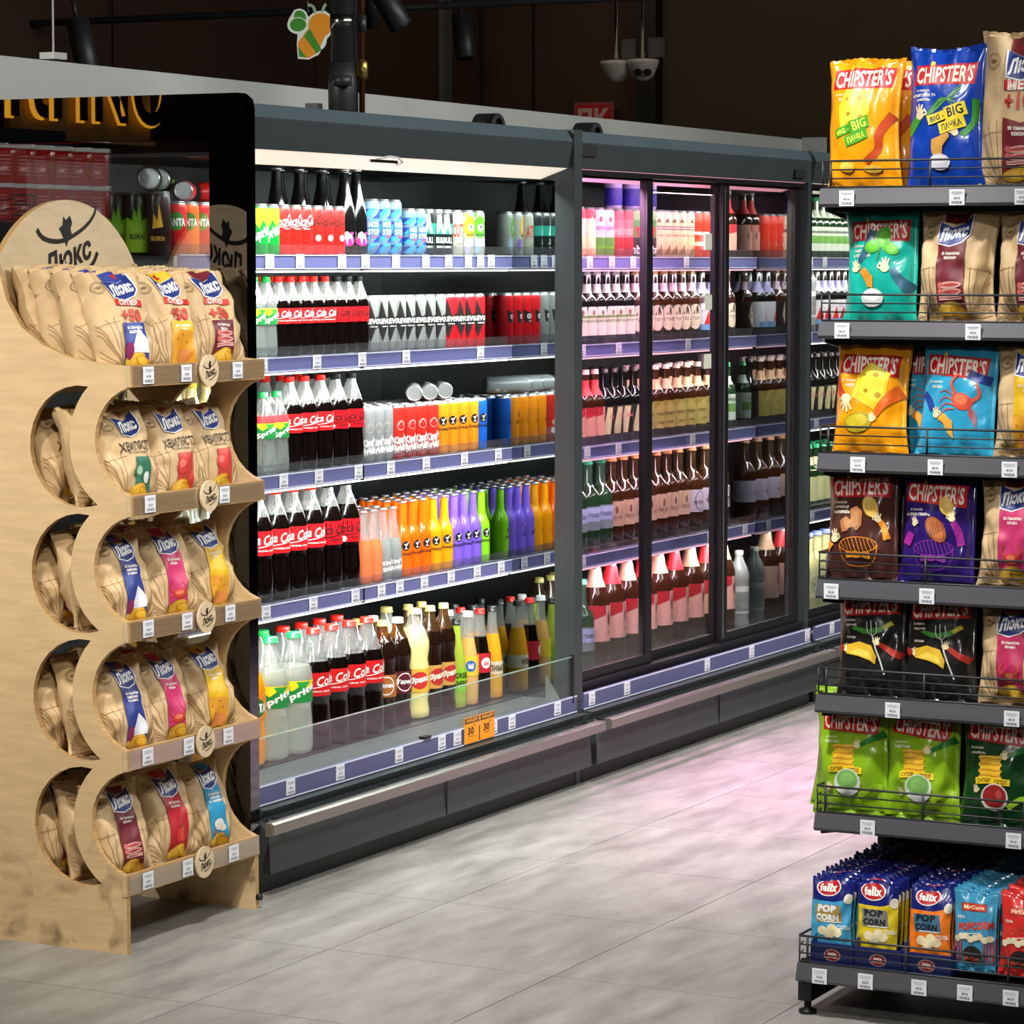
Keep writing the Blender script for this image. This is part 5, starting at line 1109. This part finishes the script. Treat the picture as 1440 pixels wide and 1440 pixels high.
# kraft packets of the stand ------------------------------------------------
NV = '23357c'
def lux(main, words, food, style='', w=.186, h=.255, mega=False):
    a = Art(); k = w/.158; hw = .030*k
    # shell ribs pressed / printed at the bottom corners, stamp at the top
    for s_ in (-1, 1):
        for i in range(9):
            t = R(8+i*9.5); L = .10*k if i > 3 else .07*k; x1_ = min(.076*k, hw+.004+L*math.cos(t)); a.S([(s_*(hw+.004), .012), (s_*(hw+.004+(x1_-hw)*.5), .012+L*.42*math.sin(t)), (s_*x1_, .012+L*math.sin(t))], .0022, 'a08459', .6)
        a.S([(s_*(hw+.003), .118), (s_*(.077*k), .112)], .0012, 'a08459')
    a.ring(-.055*k, h*.80, .013*k, .0011, '6d5636'); a.ring(-.055*k, h*.80, .010*k, .0008, '6d5636'); a.E(-.055*k, h*.80, .006*k, .003*k, '8a7048')
    if style == 'wave':
        a.P([(-.012*k, h*.93), (.014*k, h*.93), (.02*k, h*.99), (-.02*k, h*.99)], main); top = h*.62
        a.T('ХВИЛЯСТІ', .004*k, h*.56, .021*k, '1c1a18', .10*k, 0, 3, .01); a.T('ЗІ СМАКОМ', .0, h*.49, .005, '3a342c', .06*k); y0 = h*.44
        a.P([(-hw*.6, .02), (hw*1.25, .02), (hw*1.25, y0), (-hw*.4, y0)], main)
    elif style == 'plus':
        a.P([(-hw*.8, h*.80), (hw, h*.80), (hw*1.05, h*.97), (-hw*.9, h*.97)], main); y0 = h*.44
        a.Rc(-hw*1.05, h*.60, hw*1.25, h*.66, 'c8281e', -3); a.T('СУПЕР', 0, h*.63, .012*k, 'f4e6d8', .046*k, 0, -3, .05); a.T('+50', 0, h*.51, .026*k, 'c0392c', .05*k, 0, -3, .05)
        a.P([(-hw, .02), (hw, .02), (hw, y0), (-hw, y0)], main)
    elif style == 'mega':
        a.P([(-hw*.95, h*.70), (hw*1.1, h*.70), (hw*1.15, h*.98), (-hw*1.0, h*.98)], main); y0 = h*.40
        a.Rc(-hw*1.1, h*.61, hw*1.4, h*.675, 'c02420', 1); a.T('МЕГА', .002, h*.643, .018*k, 'f4e6d8', .055*k, 0, 1, .05); a.T('+100', .002, h*.54, .030*k, 'b5281e', .062*k, 0, 2, .04)
        a.P([(-hw*1.05, .02), (hw*1.2, .02), (hw*1.2, y0+.01), (0, y0), (-hw*1.05, y0+.012)], main)
    else:
        y0 = h*.66; a.P([(-hw*.7, h*.88), (hw*.7, h*.88), (hw*.8, h*.98), (-hw*.8, h*.98)], main); a.P([(-hw, .02), (hw, .02), (hw, h*.74), (-hw, h*.74)], main)
    yl = h*.80 if style != 'mega' else h*.79
    for sc2, c in ((1.0, 'eef0f2'), (.93, NV)):
        q = [(-.034, .022), (-.006, .008), (.02, .018), (.036, .034), (.037, -.008), (.022, -.024), (-.004, -.032), (-.031, -.026)]
        a.P([(x*k*sc2, yl+y*k*sc2) for x, y in q], c)
    a.T('Люкс', .002, yl-.003*k, .027*k, 'f4f4f0', .058*k, .28, 12, .05); a.P([(-.004*k, yl+.016*k), (.004*k, yl+.022*k), (-.002*k, yl+.024*k), (.0, yl+.034*k), (-.008*k, yl+.026*k), (-.014*k, yl+.027*k)], 'b8261e')
    ty = y0-.012 if style else h*.6
    for i, t in enumerate(words): a.T(t, .0, ty-i*.0085*k, .0056*k, 'f2ebe0', None, 0, 0, .06)
    chip(a, -.006*k, .032, .026*k, .014, 14, 'd8a224', 'ebc04c'); chip(a, .014*k, .026, .020*k, .012, -20, 'c98f1c', 'e6b63c')
    if food == 'bacon':
        for i in range(2): a.E(.0, .066+i*.014, .026*k, .0075, 'e0a8a0', 4); a.E(.003, .0665+i*.014, .021*k, .0035, 'b9504a', 4); a.E(-.021*k, .066+i*.014, .005*k, .007, 'c8645c')
        a.Rc(-.024*k, .05, .026*k, .058, 'dcb0a8', 3); a.Rc(-.024*k, .053, .026*k, .055, 'b84c48', 3)
    elif food == 'crab':
        a.E(.002, .062, .017*k, .012, 'c03a28'); a.E(.0, .065, .010*k, .006, 'dc7458')
        for s_ in (-1, 1):
            a.S([(s_*.012*k, .066), (s_*.022*k, .078), (s_*.014*k, .092)], .005, 'c8442c', .6); a.S([(s_*.014*k, .058), (s_*.027*k, .056)], .003, 'c03a28')
    elif food == 'cream':
        a.P([(-.018*k, .045), (.03*k, .045), (.028*k, .075), (.006*k, .1), (-.008*k, .07)], 'dfe2ea'); a.E(-.02*k, .05, .01*k, .018, '8a2c5c')
    elif food == 'cheese':
        a.P([(-hw*.95, .02), (hw*.95, .02), (hw*.95, .085), (-hw*.95, .095)], 'dd9c2c')
        for x, y in ((-.012, .05), (.01, .064), (-.002, .08), (.02, .04), (-.02, .07)): a.E(x*k, y, .003, .0025, 'b4701c')
        a.E(.002, .036, .02*k, .014, 'd88a48')
    elif food == 'pepper':
        a.E(-.006*k, .07, .010*k, .018, 'cf2c28'); a.E(.006*k, .07, .010*k, .018, 'd8443c'); a.E(.016*k, .068, .007*k, .015, 'b8201f'); a.S([(.004, .086), (.008, .098)], .003, '4c7a2c')
    elif food == 'garlic':
        a.E(.0, .07, .016*k, .015, 'e8e6e0'); a.E(.012*k, .06, .010*k, .010, 'd9d4cc'); a.E(-.014*k, .05, .008*k, .006, 'c06a3c')
    elif food == 'cucumber':
        a.E(-.006*k, .075, .014*k, .014, '2f6e4a'); a.E(-.004*k, .078, .010*k, .011, '9cc4a8'); a.E(.02*k, .06, .010*k, .014, 'dfe4e0')
    elif food == 'tomato':
        a.E(.0, .078, .02*k, .02, 'd04038'); a.E(-.004*k, .084, .010*k, .010, 'e0746c')
    return a
def luxbag(key, seed, *a, **k):
    w, h = k.get('w', .186), k.get('h', .255); BG[key] = mk_bag('crisp_packet', w, h, k.pop('t', .098), 'kraft', lux(*a, **k), seed, flare=.05, crease=2.4)
luxbag('l_bacon', 50, '6e2430', ['ЗІ СМАКОМ', 'БЕКОНУ'], 'bacon'); luxbag('l_bacon_p', 51, '6e2430', ['ЗІ СМАКОМ', 'БЕКОНУ'], 'bacon', 'plus'); luxbag('l_cheese', 52, 'dfb41c', ['ЗІ СМАКОМ', 'СИРУ'], 'cheese')
luxbag('l_cheese_p', 53, 'e0b428', ['ЗІ СМАКОМ', 'СИРУ'], 'cheese', 'plus'); luxbag('l_cream', 54, '2c3c84', ['ЗІ СМАКОМ', 'СМЕТАНИ', 'ТА ЦИБУЛІ'], 'cream'); luxbag('l_cream_p', 55, '2c3f94', ['ЗІ СМАКОМ', 'СМЕТАНИ'], 'cream', 'plus')
luxbag('l_crab', 56, 'c6356c', ['ЗІ СМАКОМ', 'КРАБА'], 'crab'); luxbag('l_pepper', 57, 'b3212c', ['ЗІ СМАКОМ', 'ПАПРИКИ'], 'pepper'); luxbag('l_garlic', 58, '2a94c2', ['ЗІ СМАКОМ', 'СМЕТАНИ', 'ТА ЧАСНИКУ'], 'garlic')
luxbag('l_cuc', 59, '34705a', [], 'cucumber', 'wave'); luxbag('l_tom', 60, 'c4443c', [], 'tomato', 'wave'); luxbag('l_tom2', 61, 'c4443c', [], 'tomato', 'wave')
luxbag('l_mega', 62, '7a2830', ['ЗІ СМАКОМ', 'БЕКОНУ'], 'bacon', 'mega', w=.21, h=.335, t=.09); luxbag('g_bacon', 63, '6e2430', ['ЗІ СМАКОМ', 'БЕКОНУ'], 'bacon', w=.172, h=.245); luxbag('g_crab', 64, 'c6356c', ['ЗІ СМАКОМ', 'КРАБА'], 'crab', w=.172, h=.245); luxbag('g_cheese', 65, 'dfb41c', ['ЗІ СМАКОМ', 'СИРУ'], 'cheese', w=.172, h=.255)
luxbag('g_crab2', 66, 'b82a58', ['ЗІ СМАКОМ', 'КРАБА'], 'crab', w=.165, h=.225)

# ------------------------------------------------------------------ plywood stand
ST = thing('plywood_snack_stand', 'tall plywood snack stand with crescent cut-outs, stained near the floor', 'display stand', (6.1, 4.2, 0))
TZ = [(1.331, 1.381, 3.985), (1.031, 1.08, 3.987), (.737, .785, 3.999), (.434, .482, 4.004), (.137, .186, 4.01)]
def arc3(p0, pm, p1, n):
    (x0, y0), (x1, y1), (x2, y2) = p0, pm, p1; d = 2*(x0*(y1-y2)+x1*(y2-y0)+x2*(y0-y1))
    ux = ((x0*x0+y0*y0)*(y1-y2)+(x1*x1+y1*y1)*(y2-y0)+(x2*x2+y2*y2)*(y0-y1))/d; uy = ((x0*x0+y0*y0)*(x2-x1)+(x1*x1+y1*y1)*(x0-x2)+(x2*x2+y2*y2)*(x1-x0))/d
    r = math.hypot(x0-ux, y0-uy); a0, am, a1 = [math.atan2(y-uy, x-ux) for x, y in (p0, pm, p1)]
    while am < a0: am += 2*math.pi
    while a1 < a0: a1 += 2*math.pi
    if am > a1: a1 -= 2*math.pi
    return [(ux+r*math.cos(a0+(a1-a0)*k/n), uy+r*math.sin(a0+(a1-a0)*k/n)) for k in range(n+1)]
out = [(4.012, 0), (4.012, TZ[4][0]), (TZ[4][2], TZ[4][1])]
for i in (4, 3, 2, 1):
    lo, hi = (TZ[i][2]+.004, TZ[i][1]), (TZ[i-1][2]+.004, TZ[i-1][0])
    out += arc3(lo, ((lo[0]+hi[0])/2+.098, (lo[1]+hi[1])/2), hi, 12)+[(TZ[i-1][2]+.004, TZ[i-1][1]-.002)]
out += [(4.052, 1.384), (4.152, 1.396), (4.23, 1.425), (4.293, 1.467), (4.335, 1.53), (4.356, 1.60), (4.362, 1.615), (4.384, 1.615), (4.384, 0)]
holes = []
for i in (1, 2, 3, 4):
    z0, z1 = TZ[i][1]-.012, TZ[i-1][0]+.0; zc = (z0+z1)/2
    hA = arc3((4.105, z1), (4.272, zc+.005), (4.082, z0-.012), 16); hB = arc3((4.082, z0-.012), (4.160, zc), (4.105, z1), 12); holes.append(hA+hB[1:-1])
def panel_with_holes(name, x0, x1, outer, hs, par):
    m = MB(); loops = [[Vector((u, v, 0)) for u, v in outer]]+[[Vector((u, v, 0)) for u, v in h_] for h_ in hs]
    tris = tessellate_polygon(loops); flat = [p for l in loops for p in l]; n = len(flat)
    m.v = [(x0, p.x, p.y) for p in flat]+[(x1, p.x, p.y) for p in flat]
    for t in tris:
        m.f += [tuple(t), tuple(n+i for i in reversed(t))]; m.m += [m.mi('plywood')]*2; m.sm += [False]*2
    b = 0
    for l in loops:
        k = len(l)
        for i in range(k):
            j = (i+1) % k; m.f.append((b+i, b+j, b+n+j, b+n+i)); m.m.append(m.mi('plywood_edge')); m.sm.append(False)
        b += k
    return m.build(name, par)
panel_with_holes('side_panel', 5.81, 5.825, out, holes, ST); panel_with_holes('side_panel', 6.375, 6.39, out, holes, ST)
# header board with the carved logo
def logo(a, s, cx=0, cy=0, col='1a1613', sy=.8):
    def q(pts): return [(cx+x*s, cy+y*s*sy) for x, y in pts]
    a.S(q([(-.5, .18), (-.42, .06), (-.28, .0), (-.1, .0), (.08, .08), (.3, .24), (.44, .42), (.5, .62)]), .055*s, col, .6)
    a.P(q([(-.1, .12), (-.14, .2), (-.08, .26), (-.07, .4), (-.02, .34), (.04, .42), (.08, .3), (.05, .2), (.08, .08), (.02, .02), (-.02, -.1), (-.06, .02)]), col)
    a.T('Люкс', cx+.02*s, cy-.25*s*sy, .40*s*sy, col, .78*s, .2, 16, .04); a.S(q([(.5, -.18), (.42, -.36), (.26, -.5), (.08, -.6), (-.1, -.62)]), .05*s, col, .6)
top = arc3((6.388, 1.613), (6.10, 1.770), (5.812, 1.613), 24)
m = MB(); m.prism([(5.812, 1.30)]+[(6.388, 1.30)]+top, 'y', 4.366, 4.381, 'plywood_pale', 'plywood_edge'); hb = m.build('header_board', ST)
m = MB(); a = Art(); a.P([(-.288, 0), (-.288, .05), (-.24, .07), (-.2, .045), (-.12, .085), (-.06, .05), (0, .06), (.06, .08), (.12, .055), (.17, .085), (.2, .075), (.25, .12), (.288, .09), (.288, 0)], 'a8906c'); logo(a, .25, .0, .2, sy=.6)
decal(m, a, lambda x, y, o: (6.1+x, 4.366-o, 1.47+y)); m.build('printed_logo', hb)
for i, (z0, z1, V) in enumerate(TZ):
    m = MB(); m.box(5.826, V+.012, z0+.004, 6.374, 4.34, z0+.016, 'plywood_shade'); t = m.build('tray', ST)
    m = MB(); m.prism([(V, z0), (V+.012, z0), (V+.014, z1), (V+.002, z1)], 'x', 5.808, 6.392, 'plywood_pale', 'plywood_edge'); m.build('tray_front', t)
    m = MB(); m.box(5.815, V-.0035, z0+.003, 6.385, V-.0015, z1-.001, 'acrylic'); m.build('clear_ticket_strip', t)
    n = 24; m = MB(); zc = (z0+z1)/2+.004; m.lathe([(.0385, V-.012), (.0385, V-.005)], 'plywood_pale', 28, 6.125, zc, ax='y'); a = Art(); logo(a, .055, 0, .006)
    decal(m, a, lambda x, y, o: (6.125+x, V-.0122-o, zc+y)); m.build('logo_disc', t)
    for u in ((5.875, 6.035, 6.26), (5.88, 6.20), (5.885, 6.05, 6.24), (5.885, 6.06, 6.235), (5.89, 6.06, 6.265))[i]: put('price_tag', TAG, t, (u, V-.004, z0+.006))
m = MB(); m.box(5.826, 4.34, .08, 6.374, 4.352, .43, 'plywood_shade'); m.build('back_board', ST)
m = MB(); m.lathe([(.008, 4.0), (.008, 4.012)], 'black_steel', 8, 6.3825, .03, ax='y'); m.build('foot', ST)
def place(key, label, cat, loc, rz, lean=0, group=None, scale=1, roll=0):
    o = clone(BG[key], loc, (0, 0, 0), scale); o.rotation_mode = 'QUATERNION'
    q = Matrix.Rotation(rz, 4, 'Z') @ Matrix.Rotation(lean, 4, 'X') @ Matrix.Rotation(roll, 4, 'Y')
    o.rotation_quaternion = q.to_quaternion(); return tag(o, label, cat, group)
TIER = ['top tray', 'second tray', 'third tray', 'fourth tray', 'bottom tray']
KD = {'l_bacon': 'maroon bacon', 'l_bacon_p': 'maroon plus-50', 'l_cheese': 'yellow cheese', 'l_cheese_p': 'yellow plus-50', 'l_cream': 'navy cream', 'l_cream_p': 'blue plus-50', 'l_crab': 'pink crab', 'l_pepper': 'red paprika', 'l_garlic': 'sky-blue garlic', 'l_cuc': 'green wavy', 'l_tom': 'red wavy', 'l_tom2': 'red wavy'}
rowsT = [('l_cream_p', 'l_cheese_p', 'l_bacon_p'), ('l_cuc', 'l_tom', 'l_tom2'), ('l_cream', 'l_crab', 'l_cheese'), ('l_cream', 'l_crab', 'l_cheese'), ('l_bacon', 'l_pepper', 'l_garlic')]
for i, ks in enumerate(rowsT):
    z0, z1, V = TZ[i]
    for c, k in enumerate(ks):
        nr = 4 if (i == 0 and c == 0) else 3
        for j in range(nr):
            U = (5.915, 6.10, 6.28)[c]+random.uniform(-.006, .006)+(.006*j if i == 0 else 0); yaw = -R((13, 11, 9)[c]+random.uniform(-3, 4)) if j == 0 else -R((12, 10, 10)[c]+random.uniform(-6, 7))
            lean = -R(19+random.uniform(-2, 2)) if j == 0 else -R(17+random.uniform(-3, 3))
            if i == 0: lean = -R(22+random.uniform(-2, 2)-3*j)
            place(k, '%s crisp packet, %s of the %s, %s' % (KD[k], ('left', 'middle', 'right')[c], TIER[i], ('front row', 'second row', 'third row', 'rear row')[j]), 'snack bag',
                  (U, V+.066+j*(.074 if i == 0 else .088), z0+.018), yaw, lean, 'kraft crisp packets on the %s of the stand' % TIER[i], (1.04 if i == 0 else .92)*(1.04 if (i, c) == (4, 1) and j == 0 else 1))

# ------------------------------------------------------------------ snack rack on the right
GR = thing('black_shelf_rack', 'black metal snack rack with seven grey-edged shelves at the right', 'shelving', (6.3, 1.9, 0))
YL, YR = 2.405, 1.72
def G(nm, *bx, par=GR):
    m = MB()
    for b in bx: m.box(*b)
    return m.build(nm, par)
G('back_panel', (6.49, YR, .16, 6.505, YL-.02, 1.98, 'anthracite'))
u_ = MB(); u_.box(6.47, YL-.04, .02, 6.52, YL-.008, 2.02, 'black_steel')
for k in range(38): u_.box(6.468, YL-.032, .12+k*.05, 6.4705, YL-.018, .145+k*.05, 'black_gloss')
u_.build('upright', GR); G('upright', (6.47, YR, .02, 6.52, YR+.03, 2.02, 'black_steel'))
G('base_foot', (6.01, YL-.03, .03, 6.5, YL-.0, .115, 'black_steel')); G('base_foot', (6.01, YR, .03, 6.5, YR+.03, .115, 'black_steel'))
m = MB(); m.lathe([(.02, 0), (.02, .008), (.008, .012), (.008, .03)], 'black_steel', 12, 6.03, YL-.015); m.build('levelling_foot', GR)
SZ = [(1.737, 1.776), (1.456, 1.492), (1.170, 1.209), (.895, .936), (.646, .685), (.387, .426), (.078, .118)]
TG = [(1190, 1345, 1437), (1185, 1370), (1209, 1319, 1424), (1173, 1309), (1262, 1432), (1228, 1437), (1161, 1227, 1304, 1370, 1436)]
FH = .056
for i, (z0, z1) in enumerate(SZ):
    X = 6.10 if i < 6 else 5.99; yl = YL if i < 6 else 2.40; zf = z1-.006
    sh = G('shelf', (X+.006, YR, z1-.022, 6.49, yl-.004, z1-.008, 'black_steel'), (X+.05, YR, z1-.05, 6.4, yl-.01, z1-.022, 'black_steel'))
    m = MB(); m.prism([(X-.004, z0), (X+.004, z0-.001), (X+.008, z1), (X+.002, z1), (X-.008, z0+.006)], 'y', YR, yl, 'rail_grey'); m.build('price_rail', sh)
    m = MB(); m.prism([(X+.02, z0-.01), (6.48, z0-.06), (6.48, z1-.022), (X+.02, z1-.022)], 'y', yl-.01, yl-.006, 'black_steel'); m.build('bracket', sh)
    m = MB(); f0 = z1+.002
    for k in range(4):
        z = f0+k*FH/3*(1.0); r = .0027 if k in (0, 3) else .0018
        m.tube([(X+.005, YR, z), (X+.005, yl-.006, z), (X+.03, yl-.002, z)] if k < 3 else [(X+.005, YR, z), (X+.005, yl-.008, z), (X+.008, yl-.002, z), (X+.16, yl-.002, z)], r, 'rail_grey' if 0 else 'anthracite', 6)
    m.tube([(X+.005, yl-.004, f0), (X+.005, yl-.004, f0+FH)], .002, 'anthracite', 6)
    for q in (.022, .245, .47, .66): m.tube([(X+.005, yl-q, z1-.008), (X+.005, yl-q, f0+FH)], .0028, 'anthracite', 6)
    m.build('wire_guard', sh)
    for k, x in enumerate(TG[i]):
        p = atU(x, 300, X-.012); o = put('price_tag', (TAG2, TAG3)[(i+k) % 2], sh, (X-.0095, p.y, z0+.001), -math.pi/2)
gspec = [ # key, pixel left, right, shelf, label
 ('y_big', 1158, 1276, 0, 'yellow cheese crisp packet, leftmost on the top shelf of the rack', 3), ('b_big', 1271, 1390, 0, 'blue onion crisp packet with yellow sticker on the top shelf', 2), ('l_mega', 1372, 1510, 0, 'large kraft and maroon packet marked +100, top shelf of the rack', 0),
 ('teal', 1183, 1292, 1, 'teal crisp packet with green herbs on the second rack shelf', 2), ('g_bacon', 1290, 1406, 1, 'kraft bacon packet beside the teal one, whole', 0), ('g_bacon', 1402, 1518, 1, 'kraft bacon packet cut by the right edge, second rack shelf', 0),
 ('y_mid', 1170, 1284, 2, 'yellow cheese crisp packet on the third rack shelf', -1), ('sky', 1288, 1404, 2, 'light blue crab crisp packet in front on the third rack shelf', -2), ('g_cheese', 1400, 1515, 2, 'kraft and yellow packet cut by the right edge, third rack shelf', 0),
 ('brown', 1158, 1276, 3, 'brown barbecue crisp packet on the fourth rack shelf', 3), ('navy', 1262, 1381, 3, 'dark purple grill crisp packet beside the brown one', 1), ('g_crab', 1378, 1494, 3, 'kraft and pink crab packet, fourth rack shelf', 0),
 ('black', 1186, 1281, 4, 'black chilli crisp packet, left one of the pair', 4), ('black2', 1279, 1386, 4, 'black chilli crisp packet, right one of the pair', 3), ('g_crab2', 1380, 1492, 4, 'kraft and crimson crab packet, fifth rack shelf', 0),
 ('green', 1152, 1257, 5, 'lime green crisp packet at the left end of the sixth shelf', 3), ('green2', 1255, 1360, 5, 'lime green crisp packet touching the dark green one', 2), ('dgreen', 1356, 1470, 5, 'dark green crisp packet with ketchup bowl, sixth shelf', 2)]
WID = {'l_mega': .21}
for key, xa, xb, s, lab, roll in gspec:
    z1 = SZ[s][1]-.007; X = 6.165; p = atU((xa+xb)/2, 300, X)
    o = place(key, lab, 'snack bag', (X, p.y, z1), -math.pi/2, -R(7), 'crisp packets on the right-hand rack', 1, R(roll)*-.6)
# packets behind
for key, x, s, lab, dx, dy in (('y_big', 1240, 0, 'second yellow cheese packet, peeping out behind the first', .07, 0), ('sky', 1310, 2, 'second light blue packet, half hidden behind the first', .075, 0), ('green', 1200, 5, 'lime green packet standing behind, sixth shelf', .085, 0), ('teal', 1250, 1, 'teal crisp packet in the second row', .085, 0), ('brown', 1225, 3, 'brown barbecue packet in the second row', .085, 0), ('black', 1245, 4, 'black chilli packet in the second row', .085, 0), ('y_mid', 1235, 2, 'yellow cheese packet in the second row', .085, 0)):
    p = atU(x, 300, 6.165+dx); place(key, lab, 'snack bag', (6.165+dx, p.y, SZ[s][1]-.007), -math.pi/2, -R(7), 'second-row packets on the right-hand rack')
# popcorn on the base shelf
cols = [('pop_blue', 1180, 'light blue felt'), ('pop_yellow', 1240, ''), ('pop_orange', 1322, ''), ('corn_blue', 1384, ''), ('corn_red', 1452, '')]
cn = {'pop_blue': 'navy and sky-blue popcorn packet', 'pop_yellow': 'navy and yellow popcorn packet', 'pop_orange': 'navy and orange popcorn packet', 'corn_blue': 'light blue popcorn packet', 'corn_red': 'red popcorn packet'}
for key, x, _ in cols:
    p = atU(x, 300, 6.05)
    for j in range(15):
        z = SZ[6][1]-.006+(.018 if j else .018)
        o = place(key, '%s, %s in its column from the front' % (cn[key], ORD[j]), 'popcorn packet', (6.045+j*.0275, p.y+random.uniform(-.003, .003)+(.0 if j < 1 else .004), z+(random.uniform(0, .006) if j else 0)), -math.pi/2, -R(6+random.uniform(-1.5, 1.5)), cn[key]+'s in a column', 1)
# display carton with oval logos, open at the top
for i, (xa, xb) in enumerate(((1149, 1211), (1211, 1280), (1280, 1351))):
    pa, pb = atU(xa, 300, 6.01), atU(xb, 300, 6.01); w_ = pa.y-pb.y; m = MB(); zz = SZ[6][1]-.007
    m.box(6.008, pb.y+.001, zz, 6.010, pa.y-.001, zz+.052, C('1c2a66', .4)); m.box(6.010, pb.y+.001, zz, 6.012, pa.y-.001, zz+.01, C('1c2a66', .4))
    for yy in (pa.y-.003, pb.y+.001): m.prism([(6.010, zz), (6.42, zz), (6.42, zz+.075), (6.06, zz+.075), (6.010, zz+.052)], 'y', yy, yy+.002, C('1c2a66', .4))
    m.box(6.010, pb.y+.001, zz, 6.42, pa.y-.001, zz+.002, C('1c2a66', .4))
    a = Art(); a.E(0, .026, .019, .0135, 'cfc4c0'); a.E(0, .026, .017, .0118, 'a8161e'); a.T('felix', 0, .030, .007, W, .02); a.T('POP CORN', 0, .021, .0045, 'e9c8b8', .024)
    yc = (pa.y+pb.y)/2; decal(m, a, lambda x, y, o: (6.008-o, yc-x, zz+y)); tag(m.build('display_carton'), 'navy display carton with oval logo under the %s popcorn' % ('sky-blue', 'yellow', 'orange')[i], 'carton')
drop_protos()
